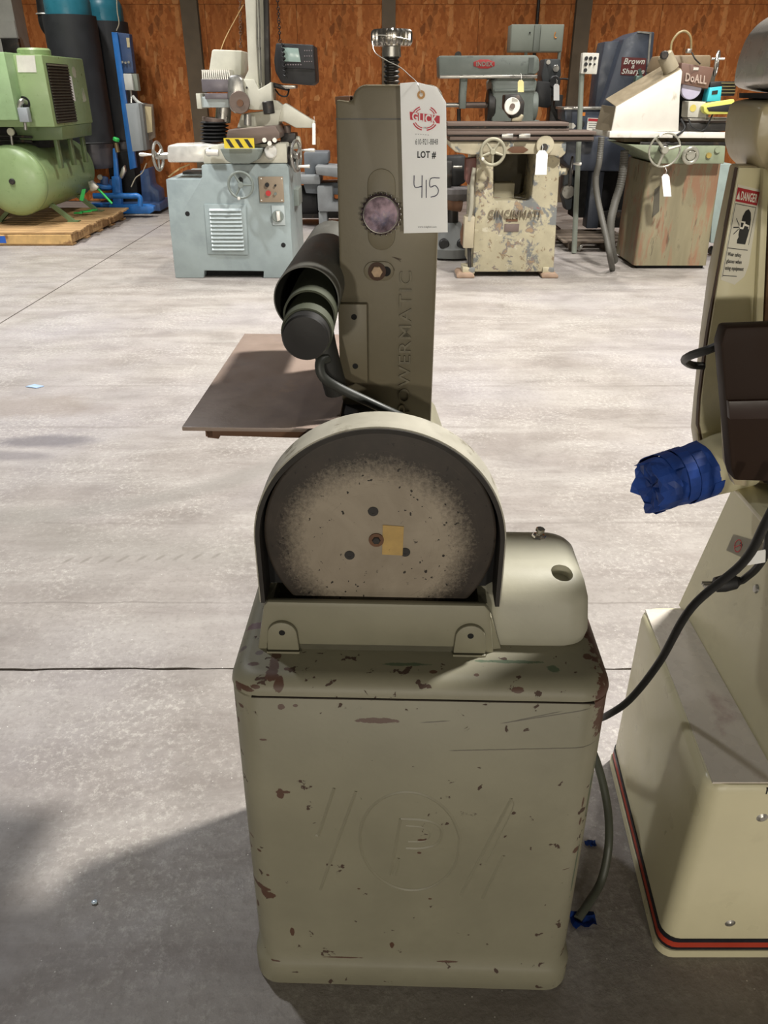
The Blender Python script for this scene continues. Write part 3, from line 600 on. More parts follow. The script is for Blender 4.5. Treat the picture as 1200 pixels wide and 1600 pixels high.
# black cowl and power cord
bm = new(); tube(bm, [S(500, 505, 1.06), S(508, 545, 1.055), S(517, 580, 1.055), S(526, 612, 1.06)], .017, 14); obj('hose_cowl', bm, mat('charcoal_hose', (38, 38, 36), .6), sander)
bm = new(); tube(bm, [S(512, 560, 1.04), S(500, 566, 1.03), S(504, 588, 1.025), S(530, 606, 1.03), S(580, 630, 1.03), S(625, 651, 1.02), S(670, 672, .99), S(705, 688, .985), S(712, 694, 1.0), S(700, 690, 1.06), S(680, 672, 1.12), S(672, 668, 1.18)], .0068, 12); obj('power_cord', bm, mat('dark_green_cord', (52, 54, 50), .45), sander, label='thick dark cord looping past the column foot')

# floor cord behind pedestal: leaves at the machine's back and loops at the right
# ================================================================== the auction tag
tg = root('lot_tag', 'white paper lot tag numbered 415 hanging by wire from the sander knob', 'tag', tuple(W(665, 250, 1.075)))
TY = 1.072
def tagp(x, y): return W(x, y, TY)
bm = new(); out = [(625, 130), (650, 128), (682, 136), (697, 160), (699.5, 363), (631, 364.5)]; 
poly(bm, [(q.x, q.z) for q in [tagp(*o_) for o_ in out]], TY, TY + .0007)
k = NB('translucent_tag_paper'); k.b.inputs['Base Color'].default_value = (.97, .97, .97, 1); k.b.inputs['Roughness'].default_value = .6
tr = k.n.new('ShaderNodeBsdfTranslucent'); tr.inputs[0].default_value = (.9, .9, .88, 1); mx = k.n.new('ShaderNodeMixShader'); mx.inputs[0].default_value = .5
k.l.new(k.b.outputs[0], mx.inputs[1]); k.l.new(tr.outputs[0], mx.inputs[2]); k.l.new(mx.outputs[0], k.n['Material Output'].inputs[0])
card = obj('card', bm, k.m, tg, smooth=0)
PY = TY - .0004
bm = new(); p = tagp(658, 148); pipe(bm, (p.x, TY - .001, p.z), (p.x, TY + .001, p.z), .0048, .0022, 24); obj('eyelet', bm, mat('kraft_eyelet', (196, 150, 96), .6), card)
bm = new()
def ring_px(cx, cy, rx, ry, w_, a0, a1, n=40):
    o_ = [];
    for i in range(n + 1): a = R(a0 + (a1 - a0) * i / n); o_.append((cx + rx * math.cos(a), cy - ry * math.sin(a)))
    for i in range(n, -1, -1): a = R(a0 + (a1 - a0) * i / n); o_.append((cx + (rx - w_) * math.cos(a), cy - (ry - w_) * math.sin(a)))
    poly(bm, [(q.x, q.z) for q in [tagp(*z_) for z_ in o_]], PY, PY + .0006)
for w0, rr in ((1.8, 20), (1.4, 16.5)):
    ring_px(664, 184, rr, rr - 1, w0, 22, 62); ring_px(663, 184, rr, rr - 1, w0, 112, 155); ring_px(664, 186.5, rr, rr - 2, w0, 200, 255); ring_px(664, 186.5, rr, rr - 2, w0, 278, 332)
poly(bm, [(q.x, q.z) for q in [tagp(*z_) for z_ in ((640, 174.5), (687, 181), (687, 193), (641, 187))]], PY - .0001, PY + .0005)
obj('emblem', bm, redink, card, smooth=0)
def tt(s, x0, y0, x1, y1, m, nm='printed_text', th=.0004, off=0, yy=0):
    bm = new(); ptext(bm, s, x0, y0, x1, y1, PY + .0001 - yy, th, off=off); return obj(nm, bm, m, card, smooth=0)
bm = new(); O_ = W(644, 188.5, PY - .0002); text(bm, 'GLICK', O_, W(683, 194, PY - .0002) - O_, W(644, 175, PY - .0002) - O_, .0004, off=.03); obj('printed_text', bm, mat('print_white', (245, 245, 245), .6, bump=0), card, smooth=0)
bm = new()
for i in range(6): a_ = W(650 + i * 3.8, 209.5 + i * .3, PY); box(bm, a_, (.0016, .0004, .0006))
for i in range(2): a_ = W(662.5 + i * 2.5, 199.5, PY); box(bm, a_, (.0009, .0004, .0018))
obj('small_print', bm, mat('faint_ink', (120, 120, 122), .6, bump=0), card, smooth=0, kind='stuff'); tt('610-921-8848', 649, 217, 684, 226, ink); tt('LOT #', 652, 236, 681, 248, ink, off=.03)
tt('www.mdglick.com', 653, 353, 682, 356.5, ink)
bm = new()
for st in ([(647, 274), (648, 292), (660, 291)], [(659.5, 274), (659, 309)], [(666, 281), (666, 309)], [(687, 278), (673, 279), (672, 292), (680, 290), (685, 297), (682, 305), (673, 308)]):
    tube(bm, [tagp(*q) + Vector((0, -.0004, 0)) for q in st], .0006, 6, 4)
obj('handwritten_number', bm, bluepen, card, label='handwritten 415')
bm = new(); tube(bm, [W(581, 64, 1.14), W(586, 82, 1.13), W(605, 95, 1.12), W(625, 105, 1.11), W(640, 118, 1.09), W(652, 130, 1.07), W(658, 148, 1.07)], .0005, 5); tube(bm, [W(581, 64, 1.14), W(590, 55, 1.135), W(620, 58, 1.135), W(640, 62, 1.15)], .0005, 5); obj('wire', bm, brightst, tg)

# ================================================================== THE BAND SAW AT THE RIGHT
saw = root('band_saw', 'cream band saw with brown guard and red striped base at the right edge', 'band saw', (.75, 1.1, 0))
# base: skirt and cabinet, left face seen obliquely
def quad(z, x0f, x0b, yf_, yb_, x1): return [Vector((x0f, yf_, z)), Vector((x1, yf_, z)), Vector((x1, yb_, z)), Vector((x0b, yb_, z))]
bl = G(1035, 1493); bb = G(955, 1205); tl = W(1096, 1225, .875); 
XR = 1.12
def qr(z, dx=0, r=.03):
    f, b = bl.x - .012 + dx, bb.x + dx; yf_, yb_ = .872 + dx * .7, 1.375 - dx * .5; out = []
    n = 5
    for (cx, cy, a0) in ((XR - r, yf_ + r, -90), (XR - r, yb_ - r, 0), (b + r, yb_ - r, 90), (f + r, yf_ + r, 180)):
        for i in range(n + 1): a = R(a0 + 90 * i / n); out.append(Vector((cx + r * math.cos(a), cy + r * math.sin(a), z)))
    return out
bm = new(); skin(bm, [qr(0, .006), qr(.004, 0), qr(.024, 0), qr(.0245, .003)]); obj('base_skirt', bm, cream, saw)
bm = new(); skin(bm, [qr(.023, .003), qr(.032, .0025)]); obj('lower_stripe', bm, stripe_k, saw, label='navy stripe')
bm = new(); skin(bm, [qr(.032, .003), qr(.047, .0035)]); obj('red_stripe', bm, stripe_r, saw, label='orange red stripe')
bm = new(); skin(bm, [qr(.047, .003), qr(.056, .0035)]); obj('upper_stripe', bm, stripe_k, saw, label='navy stripe')
bm = new(); skin(bm, [qr(.056, .006), qr(.44, .006), qr(.452, .008), qr(.458, .014)]); base = obj('base_cabinet', bm, cream, saw, smooth=40)
bm = new(); a = W(1103, 1218, .883); skin(bm, [[Vector((x, y, z)) for x, y in ((bl.x + .004, .885), (.645, .885), (.650, 1.36), (bb.x + .016, 1.36))] for z in (.457, .461)]); obj('top_ledge', bm, cream_top, base, label='scuffed ledge with worn paint')
sx = W(1160, 1350, .876).x; bm = new(); span(bm, sx - .0012, sx + .0012, .8765, .882, .0565, .455); obj('panel_seam', bm, darkiron, base)
for (x, y) in ((1191, 1278), (1141, 1443)):
    q = W(x, y, .876); bm = new(); lathe(bm, [(.0045, 0), (.006, .001), (.0105, .003), (.0105, .005)], (q.x, .8735, q.z), (0, 1, 0), 12); obj('bolt', bm, steel, base, smooth=25)
# tapered body rising from the base
lo_ = W(1060, 942, 1.385); hi_ = W(1138, 772, 1.385)
k_ = (hi_.x - lo_.x) / (hi_.z - lo_.z); ZT = .86
bm = new(); skin(bm, [[Vector((.648 + (z - .455) * k_, .915 + (z - .455) * .30, z)), Vector((1.1, .915 + (z - .455) * .30, z)), Vector((1.1, 1.385, z)), Vector((.650 + (z - .455) * k_, 1.385, z))] for z in (.455, ZT)]); body = obj('tapered_body', bm, cream, saw, smooth=20)
bm = new(); n_ = Vector((-1, 0, k_)).normalized()
def onbody(px_, py_):      # hits the slanted left face
    o_ = Vector((0, 0, CAMH)); d = W(px_, py_, 1.0) - o_; p0_ = Vector((.649, 1, .455)); t = (p0_ - o_).dot(n_) / d.dot(n_); return o_ + d * t
c4 = [onbody(*q) + n_ * .0006 for q in ((1146, 835), (1196, 849), (1188, 883), (1135, 860))]
bm.faces.new([bm.verts.new(q) for q in c4]); bmesh.ops.solidify(bm, geom=bm.faces[:], thickness=.0008); sk = obj('warning_sticker', bm, mat('faded_sticker', (196, 190, 172), .5, bump=0), body, label='small sticker with red prohibition sign')
c_ = onbody(1154, 853) + n_ * .0012; bm = new(); torus(bm, c_, n_, .012, .0011, 24, 6, .4)
u_, v_, _ = frame_of(n_); tube(bm, [c_ + (u_ + v_) * .0082, c_ - (u_ + v_) * .0082], .001, 6, 0); obj('prohibition_ring', bm, redp, sk)
bm = new(); box(bm, onbody(1158, 852) + n_ * .0005, (.001, .010, .008)); obj('hand_pictogram', bm, print_b, sk)
q = onbody(1182, 920); bm = new(); lathe(bm, [(.004, .004), (.007, .003), (.009, 0)], q, n_, 12); obj('bolt', bm, steel, body)
# C frame column with a raised lip and recessed face
FY = 1.28
def FC(x, y, d=0): return W(x, y, FY + d)
outl = [(1139, 255), (1105, 420), (1092, 520), (1082, 620), (1078, 665), (1084, 705), (1100, 735), (1125, 752), (1165, 765), (1260, 770), (1290, 255)]
bm = new(); poly(bm, pp(outl, FY + .035), FY, FY + .035, .005); fr = obj('frame_column', bm, housing, saw, label='cream frame column with rounded foot')
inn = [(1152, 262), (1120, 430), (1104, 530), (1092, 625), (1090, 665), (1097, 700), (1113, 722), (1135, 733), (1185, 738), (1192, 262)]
bm = new(); ppoly(bm, inn, FY - .004, .01); obj('recess_shadow_strip', bm, mat('recess_shade_brown', (74, 54, 40), .7), fr, label='dark brown painted shade line around the inner panel')  # dark strip paints in the shade of the recess
inn2 = [(1155, 262), (1124, 430), (1108, 530), (1096, 625), (1094, 664), (1101, 697), (1117, 718), (1137, 729), (1182, 732), (1191, 262)]
bm = new(); ppoly(bm, inn2, FY - .008, .012, .001); pan = obj('inner_panel', bm, cream, fr)
bm = new(); ppoly(bm, [(1193, 262), (1203, 262), (1192, 520), (1180, 520)], FY - .018, .016, .002); obj('blade_channel', bm, cream, fr)
bm = new(); ppoly(bm, [(1206, 300), (1240, 300), (1230, 540), (1192, 540)], FY - .016, .014, .002); obj('rusted_plate', bm, mat('rusted_speckled_plate', (92, 66, 44), .8, var=.4, vs=60), fr)
# danger sign
DY = FY - .0088
sg = [(1152, 290), (1188, 300), (1182, 345), (1167, 345), (1155, 430), (1147, 443), (1126, 437), (1134, 405), (1141, 360)]
bm = new(); ppoly(bm, [(1153, 288), (1189, 297), (1170, 414), (1163, 432), (1148, 445), (1126, 437), (1133, 400)], DY, .0012); sign = obj('danger_sign', bm, stk, pan, smooth=0, label='white and red danger eye protection sticker')
def sgp(u, v):    # u across 0..1, v down 0..1 on the sticker
    a = (1152.5 - 26 * v, 291 + 146 * v); b = (1188 - 28 * v, 299 + 140 * v); return (a[0] + (b[0] - a[0]) * u, a[1] + (b[1] - a[1]) * u)
def sgpoly(uv, m, nm, th=.0004, dy=.0004):
    bm = new(); ppoly(bm, [sgp(*q) for q in uv], DY - dy, th); return obj(nm, bm, m, sign, smooth=0)
sgpoly([(.02, .01), (.98, .01), (.98, .16), (.02, .16)], danger, 'red_header')
def sgtext(s, u0, u1, v0, v1, m, off=0, dy=.0008):
    bm = new(); O = FC(*sgp(u0, v1), DY - dy - FY); U = FC(*sgp(u1, v1), DY - dy - FY) - O; V = FC(*sgp(u0, v0), DY - dy - FY) - O; text(bm, s, O, U, V, .0003, off=off); return obj('printed_text', bm, m, sign, smooth=0)
wprint = mat('sign_white', (235, 230, 220), .5, bump=0)
sgtext('DANGER', .22, .93, .04, .135, wprint, .02); sgpoly([(.04, .135), (.19, .135), (.115, .05)], wprint, 'warning_triangle', dy=.0008)
for a_, b_, c_2, d_2 in ((.04, .18, .055, .97), (.945, .18, .96, .60), (.04, .18, .96, .187), (.04, .655, .96, .663), (.04, .95, .7, .958)): sgpoly([(a_, b_), (c_2, b_), (c_2, d_2), (a_, d_2)], print_b, 'rule_line')
head = [(.42, .60), (.80, .60), (.84, .50), (.86, .42), (.84, .32), (.78, .25), (.66, .215), (.54, .24), (.46, .30), (.44, .38), (.40, .43), (.43, .45), (.42, .50), (.45, .53), (.41, .56)]
sgpoly(head, print_b, 'head_silhouette', dy=.0006)
sgpoly([(.40, .355), (.62, .355), (.62, .375), (.82, .39), (.83, .43), (.80, .43), (.79, .405), (.62, .40), (.58, .44), (.44, .44), (.40, .42)], wprint, 'safety_glasses', dy=.0011)
sgpoly([(.44, .37), (.56, .37), (.54, .42), (.45, .42)], print_b, 'lens', dy=.0015)
for q in (([(.20, .33), (.38, .40)]), ([(.14, .43), (.38, .42)]), ([(.20, .50), (.38, .44)])):
    (a_, b_), (c_2, d_2) = q; sgpoly([(a_, b_), (c_2, d_2), (c_2, d_2 + .012), (a_, b_ + .012)], print_b, 'flying_chip', dy=.0006)
sgtext('Wear safety', .10, .72, .70, .755, print_b, .01); sgtext('glasses when', .10, .80, .775, .83, print_b, .01); sgtext('using equipment', .10, .95, .85, .905, print_b, .01)
# upper wheel housing: silver cap above, putty body below
def house(y0, y1, outl, m, nm, lab=None, bev=.018):
    P = [(x - 7, y) for x, y in outl]
    for _ in range(3): P = [q for a_, b_ in zip(P, P[1:] + P[:1]) for q in ((a_[0] * .8 + b_[0] * .2, a_[1] * .8 + b_[1] * .2), (a_[0] * .2 + b_[0] * .8, a_[1] * .2 + b_[1] * .8))]
    O = pp(P, y1); n = len(O); lp = []
    cx = sum(q[0] for q in O) / n; cz = sum(q[1] for q in O) / n
    for t in range(7):
        a_ = R(90 * t / 6); k_ = 1 - .10 * (1 - math.sin(a_)); yy = y0 + .035 * (1 - math.cos(a_)); yy = y0 + .035 * (1 - math.sin(a_)) ** 1.0
        lp.append([Vector((cx + (x - cx) * (1 - .12 * (1 - math.cos(R(90 - 15 * t))) ), y0 + .045 * (1 - math.sin(R(90 - 15 * t))), cz + (z - cz) * (1 - .12 * (1 - math.cos(R(90 - 15 * t)))))) for x, z in O])
    lp.append([Vector((x, y1, z)) for x, z in O]); bm = new(); skin(bm, lp); return obj(nm, bm, m, saw, smooth=60, label=lab)
up = house(1.25, 1.37, [(1152, 146), (1158, 100), (1172, 60), (1192, 36), (1222, 18), (1420, 10), (1420, 146)], silver, 'upper_wheel_cover', 'pale silver upper wheel cover')
house(1.255, 1.36, [(1150, 152), (1330, 152), (1330, 268), (1200, 268), (1165, 262), (1146, 245), (1139, 220), (1141, 190)], housing, 'upper_housing', 'putty coloured rounded housing under the wheel cover', .02)
bm = new(); poly(bm, pp([(1155, 145), (1400, 145), (1400, 153), (1155, 153)], 1.36), 1.26, 1.36); obj('cover_gap', bm, pitblack, saw)
# brown guard box near the camera
GY = 1.03
bm = new(); ppoly(bm, [(1134, 512), (1330, 505), (1330, 757), (1148, 752), (1143, 735), (1126, 540)], GY, .03, .005); gb = obj('brown_guard', bm, brown, saw, label='dark brown box guard')
bm = new(); ppoly(bm, [(1138, 627), (1330, 622), (1330, 652), (1140, 656)], GY - .006, .03, .002); obj('guard_band', bm, mat('dark_brown_band', (46, 28, 20), .45), gb)
bm = new(); poly(bm, pp([(1119, 530), (1130, 512), (1150, 512), (1160, 752), (1140, 750), (1128, 715)], GY + .05), GY + .031, GY + .05, .003); obj('guard_side_plate', bm, housing, gb)
bm = new(); poly(bm, pp([(1185, 520), (1330, 520), (1330, 750), (1185, 750)], GY + .25), GY + .05, GY + .25, .01); obj('guard_bracket', bm, brown, gb)
bm = new(); poly(bm, pp([(1138, 750), (1340, 762), (1340, 790), (1170, 768), (1140, 762)], GY + .2), GY + .04, GY + .2, .006); obj('guard_foot', bm, cream, gb)
# added block and neck, mostly out of view, that shade the motor cover
bm = new(); span(bm, .53, 1.05, .80, 1.11, 1.30, 1.70, .02, 4); obj('shade_block', bm, cream, saw, smooth=50)
bm = new(); span(bm, .80, 1.05, 1.09, 1.28, 1.32, 1.52, .02, 3); obj('shade_block_neck', bm, cream, saw, smooth=50)
# dust port wrapped in blue tape
a = W(1098, 733, 1.22); b = W(1012, 762, 1.19); ax = (b - a).normalized(); L_ = (b - a).length; rp_ = 44 * px(1.2, 745)
bm = new(); lathe(bm, [(rp_ * 1.12, -.075), (rp_ * 1.08, -.03), (rp_ * 1.0, .004)], a + Vector((.004, 0, 0)), ax, 32); obj('dust_port', bm, cream, saw)
rr = random.Random(3); u_, v_, d_ = frame_of(ax); n = 22; m_ = 9; lp = []
for i in range(m_ + 1):
    t = i / m_; q0 = a + ax * (L_ * t); rad = rp_ * (1.03 - .10 * t)
    lp.append([q0 + (u_ * math.cos(2 * math.pi * j / n) + v_ * math.sin(2 * math.pi * j / n)) * rad * (1 + rr.uniform(-.045, .045)) + ax * (rr.uniform(-.012, .012) if i == m_ else rr.uniform(-.002, .002)) for j in range(n)])
for k_, sc_ in ((0, .82), (1, .5), (2, .12)):
    q0 = a + ax * (L_ - .004 - .004 * k_); lp.append([q0 + (u_ * math.cos(2 * math.pi * j / n) + v_ * math.sin(2 * math.pi * j / n)) * rp_ * .93 * sc_ * (1 + rr.uniform(-.12, .12)) + ax * rr.uniform(-.006, .006) for j in range(n)])
bm = new(); skin(bm, lp); bmesh.ops.triangulate(bm, faces=bm.faces[:]); tp = obj('tape_wrap', bm, bluetape, saw, smooth=0, label='crumpled blue tape sealing the dust port')
for i in range(5):
    ang = i * 1.25 + .3; p_ = a + ax * (.014 + i * L_ * .17); lp = []; bm = new(); sl = rr.uniform(-.004, .004)
    for j in range(12): q = ang + j * .26; lp.append([p_ + (u_ * math.cos(q) + v_ * math.sin(q)) * (rp_ * 1.06) + ax * (s_ * .010 + j * sl * .3) for s_ in (-1, 1)] + [p_ + (u_ * math.cos(q) + v_ * math.sin(q)) * (rp_ * 1.03) + ax * (s_ * .010 + j * sl * .3) for s_ in (1, -1)])
    skin(bm, lp); obj('tape_strip', bm, bluetape, tp, smooth=0)
# hose loop, cords
bm = new(); tube(bm, [W(1128, 538, 1.09), W(1105, 547, 1.10), W(1078, 556, 1.14), W(1070, 563, 1.2), W(1080, 570, 1.27), W(1100, 572, 1.279)], .0065, 10); obj('hose_loop', bm, black, saw)
bm = new(); q1 = W(1140, 912, 1.12); tube(bm, [W(1230, 760, 1.0), W(1205, 812, 1.0), W(1198, 860, 1.02), W(1182, 888, 1.05), W(1160, 907, 1.09)], .0062, 10); obj('cord', bm, black, saw)
bm = new(); lathe(bm, [(.006, 0), (.0075, .006), (.013, .012), (.015, .030), (.013, .045), (.008, .048)], W(1160, 907, 1.09), W(1110, 915, 1.09) - W(1160, 907, 1.09), 12); pl = obj('plug', bm, black, saw, smooth=30)
bm = new(); q = W(1112, 914, 1.09)
for s_ in (-1, 0, 1): box(bm, q + Vector((-.006, s_ * .006, 0)), (.018, .0016, .006))
obj('plug_prong', bm, steel, pl)
bm = new(); p_ = W(1186, 868, 1.02); box(bm, p_ + Vector((-.008, -.006, 0)), (.030, .0006, .024), Matrix.Rotation(R(-12), 3, 'Y')); obj('cord_label', bm, paper, saw, label='white paper cord label')

# long power cord from the saw to the floor behind the sander
bm = new(); tube(bm, [W(1225, 760, .93), W(1195, 820, .93), W(1160, 880, .96), W(1080, 950, 1.0), W(1030, 1035, 1.06), W(985, 1092, 1.10), W(950, 1117, 1.15), W(925, 1128, 1.30)], .0068, 12)
o = obj('power_cord', bm, black); tag(o, 'long black power cord drooping from the band saw behind the pedestal', 'cord')
bm = new(); tube(bm, [W(915, 1150, 1.24), W(934, 1195, 1.17), W(949, 1260, 1.11), W(951, 1320, 1.055), W(940, 1375, 1.02), G(918, 1418) + Vector((0, 0, .014)), G(902, 1440) + Vector((0, 0, .009))], .0085, 12)
o = obj('power_cord', bm, mat('grey_green_cord', (70, 72, 62), .5)); tag(o, 'thick grey green cord looping down to the floor behind the pedestal', 'cord')
for i, (x, y, s_, lb) in enumerate(((922, 1320, .012, 'small curl of blue tape on the floor right of the pedestal'), (910, 1440, .025, 'larger crumpled blue tape scrap at the foot of the grey green cord'))):
    g0 = G(x, y); rr = random.Random(i); bm = new(); n = 7
    gr = [[bm.verts.new((g0.x + (a_ - 3) * s_ * .33, g0.y + (b_ - 1.5) * s_ * .4 + rr.uniform(-1, 1) * s_ * .1, .002 + abs(rr.uniform(0, 1)) * s_ * .5)) for b_ in range(4)] for a_ in range(n)]
    for a_ in range(n - 1):
        for b_ in range(3): bm.faces.new((gr[a_][b_], gr[a_ + 1][b_], gr[a_ + 1][b_ + 1], gr[a_][b_ + 1]))
    bmesh.ops.solidify(bm, geom=bm.faces[:], thickness=.0006); o = obj('tape_scrap', bm, bluetape, smooth=0); tag(o, lb, 'tape')
g0 = G(54, 605); bm = new(); poly(bm, [(-.05, 0), (.02, -.012), (.05, .004), (-.015, .02)], 0, .004)
for v in bm.verts: v.co = Vector((g0.x + v.co.x, g0.y + v.co.z * 2, .001 + v.co.y))
o = obj('plastic_chip', bm, mat('pale_blue_plastic', (150, 172, 200), .4)); tag(o, 'pale blue flat chip lying on the lit concrete at the left', 'scrap')
g0 = G(148, 1411); bm = new(); vs = bmesh.ops.create_icosphere(bm, subdivisions=1, radius=.006)['verts']
for v in vs: v.co = Vector((v.co.x * 1.2 + g0.x, v.co.y * .9 + g0.y, v.co.z * .6 + .0035))
o = obj('glass_chip', bm, mat('clear_chip', (190, 205, 215), .15)); tag(o, 'small clear glassy chip on the shaded floor at lower left', 'scrap')

# ------------------------------------------------------------------ builders shared by the machines behind
def wheel(name, px_, py_, Y, rp, axis, parent, m, spokes=3, tr=.1, hub=.22, handle=True, aspect=1, depth=.0, a0=90, hl=.06, ha=-100):
    """hand wheel: rim (the part), with spokes, hub and handle as sub-parts when it has a parent thing"""
    c = W(px_, py_, Y); r = rp * px(Y, py_); ax = Vector(axis).normalized(); u, v, d = frame_of(ax)
    bm = new(); torus(bm, c, ax, r * (1 - tr), r * tr, 40, 10); w_ = obj(name, bm, m, parent)
    for i in range(spokes):
        a = R(a0 + 360 * i / spokes); q = u * math.cos(a) + v * math.sin(a)
        bm = new(); cyl(bm, c + q * r * hub * .6, c + q * r * (1 - tr), r * .10, r * .075, 10); obj('spoke', bm, m, w_)
    bm = new(); cyl(bm, c - ax * r * .16, c + ax * r * .16, r * hub, r * hub, 20, bev=r * .03); obj('hub', bm, m, w_)
    if handle:
        a = R(ha); q = u * math.cos(a) + v * math.sin(a); p = c + q * r * (1 - tr)
        bm = new(); lathe(bm, [(r * .05, 0), (r * .07, hl * .25), (r * .12, hl * .7), (r * .11, hl * .95), (r * .04, hl)], p, ax, 12); obj('handle', bm, brightst, w_)
    return w_
def part(name, m, par, pts=None, Y=7, d=.1, bev=0, rect=None, label=None, smooth=35):
    bm = new()
    if rect: prect(bm, *rect, Y, d, bev)
    else: ppoly(bm, pts, Y, d, bev)
    return obj(name, bm, m, par, smooth=smooth, label=label)
def pc(bm, x0, y0, x1, y1, Y, rp, Y2=None, rp2=None, n=20, bev=0):      # cylinder between two seen points
    cyl(bm, W(x0, y0, Y), W(x1, y1, Y2 or Y), rp * px(Y, y0), (rp2 or rp) * px(Y2 or Y, y1), n, bev)
def cylp(name, m, par, x0, y0, x1, y1, Y, rp, Y2=None, rp2=None, n=20, bev=0, label=None):
    bm = new(); pc(bm, x0, y0, x1, y1, Y, rp, Y2, rp2, n, bev); return obj(name, bm, m, par, label=label)
def disc(name, m, par, x, y, Y, rp, t=.02, n=28, bev=0, label=None):    # upright round face turned to the room
    c = W(x, y, Y); bm = new(); cyl(bm, c, c + Vector((0, t, 0)), rp * px(Y, y), n=n, bev=bev); return obj(name, bm, m, par, label=label)
def tubep(name, m, par, pts, rp, n=8, sm=6, rib=0, label=None):
    bm = new(); P = [W(*q) if len(q) == 3 else q for q in pts]; tube(bm, P, rp * px(pts[0][2], pts[0][1]), n, sm, rib); return obj(name, bm, m, par, label=label)
def paper_tag(x0, y0, x1, y1, Y, lab, m=paper, tilt=0, group=None):
    cx = (x0 + x1) / 2; hw = (x1 - x0) / 2; pts = [(cx - hw * .5 , y0), (cx + hw * .5, y0), (cx + hw, y0 + hw * .7), (cx + hw - tilt, y1), (cx - hw - tilt, y1), (cx - hw, y0 + hw * .7)]
    bm = new(); ppoly(bm, pts, Y, .002); o = obj('hanging_tag', bm, m, smooth=0); tag(o, lab, 'tag', group)
    bm = new(); p = W(cx, y0 + 1, Y - .002); tube(bm, [p, p + Vector((.004, .004, .03)), p + Vector((0, .03, .05))], .0015, 5, 4); obj('string', bm, brightst, o); return o

# ================================================================== GREY TOOL GRINDER (left of the sander)
D = 6.9
tgd = root('tool_grinder', 'blue grey tool and cutter grinder with louvred front door and ivory upright', 'grinder', tuple(W(365, 442, D + .4) * Vector((1, 1, 0)) if False else (W(365, 442, D).x, D + .4, 0)))
zb_ = 442
bm = new(); ppoly(bm, [(259, 280), (313, 280), (315.5, 276), (314.5, 259), (318, 257), (447, 256), (451, 262), (455.5, 371), (460, zb_), (412, zb_), (412, 424), (319, 423), (319, zb_), (275, zb_), (266, 360)], D, 1.0, .008)
body_ = obj('base', bm, greyblue, tgd, label='blue grey sheet steel base with a cut out foot')
part('recess', pitblack, body_, rect=(318, 423, 413, 441), Y=D + .12, d=.8)
dr_ = part('louvred_door', greyblue, tgd, pts=[(319, 319), (384, 320), (387.5, 398), (325, 397)], Y=D - .012, d=.014, bev=.002)
for i in range(11):
    y = 326 + i * 6.15; x = 327 + i * .48; a = W(x, y + 3.2, D - .02); b = W(x + 50, y + 3.2, D - .02)
    bm = new(); h_ = 2.9 * px(D, 350); skin(bm, [[Vector((xx, D - .012, a.z + h_)), Vector((xx, D - .030, a.z)), Vector((xx, D - .012, a.z - .003))] for xx in (a.x, b.x)]); obj('louvre', bm, brightst if i < 0 else mat('light_blue_grey', (176, 186, 186), .4, bump=0), dr_, smooth=0)
cpn = part('control_plate', tan, tgd, rect=(405, 276, 443, 316), Y=D - .012, d=.013, bev=.002, label='tan control plate')
for (x, y, m_, r_) in ((417, 289, black, 3.2), (419, 302, redp, 4), (430, 290, black, 1.6), (430, 303, slate, 2.2)): disc('push_button', m_, cpn, x, y, D - .03, r_, .02)
for (x, y) in ((408, 279), (440, 279), (408.5, 313), (440.5, 313)): disc('screw', brightst, cpn, x, y, D - .016, 1.1, .005, 8)
sw = part('switch_plate', mat('light_blue_grey', (176, 186, 186)), tgd, rect=(425, 321, 445, 352), Y=D - .01, d=.012, bev=.003)
disc('rotary_switch', slate, sw, 434, 338, D - .03, 9, .022, bev=.004); part('switch_lever', brightst, sw, pts=[(431, 330), (437, 330), (438, 344), (433, 346)], Y=D - .045, d=.02, bev=.003)
for (x, y) in ((292.8, 334), (442.7, 383)): disc('round_hole', pitblack, body_, x, y, D - .002, 3.6, .005)
part('side_box', slate, tgd, rect=(457, 296, 467, 322), Y=D + .3, d=.3, bev=.005)
# saddle and slides
part('slide_cover', brightst, tgd, pts=[(261, 227), (318, 225), (352, 228), (352, 254), (261, 254)], Y=D + .05, d=.30, bev=.02, label='bright white slide cover')
part('saddle', ivory, tgd, pts=[(318, 232), (340, 226), (447, 224), (449, 255), (318, 256)], Y=D + .02, d=.5, bev=.008)
part('knee', slate, tgd, pts=[(343, 232), (410, 232), (402, 250), (390, 256), (362, 256), (352, 250)], Y=D - .16, d=.3, bev=.012)
part('foot_plate', darkiron, tgd, pts=[(285, 268), (314, 268), (314, 279), (285, 279)], Y=D + .4, d=.2, bev=.004)
cylp('spindle_boss', brightst, tgd, 423, 236, 423, 242, D - .08, 10, D + .1, 10, bev=.006)
cylp('clamp_knob', brightst, tgd, 322, 238, 342, 239, D - .03, 5, n=16, bev=.004)
disc('cross_slide_dial', steel, tgd, 326, 238, D - .04, 6, .03, bev=.004)
w1 = wheel('hand_wheel', 376, 289, D - .13, 21, (0, -1, 0), tgd, slate, 3, a0=60, ha=80, hl=.05)
cylp('wheel_shaft', darkiron, tgd, 376, 289, 376, 280, D - .12, 4, D + .02, 4)
w2 = wheel('hand_wheel', 247, 244, D + .15, 22, (-1, .12, 0), tgd, steel, 3, hl=.12, ha=-170)
cylp('wheel_shaft', steel, tgd, 247, 244, 265, 243, D + .15, 5, bev=.004)
w3 = wheel('hand_wheel', 463, 244, D + .1, 24, (1, -.25, 0), tgd, steel, 3, hl=.13, ha=-160)
cylp('wheel_shaft', darkiron, tgd, 447, 244, 463, 244, D + .12, 8, bev=.004); cylp('dial', darkiron, tgd, 449, 243, 455, 243, D + .12, 13, bev=.004)
cylp('lever', brightst, tgd, 466, 260, 484, 260, D - .02, 1.6, rp2=2.6, bev=.002)
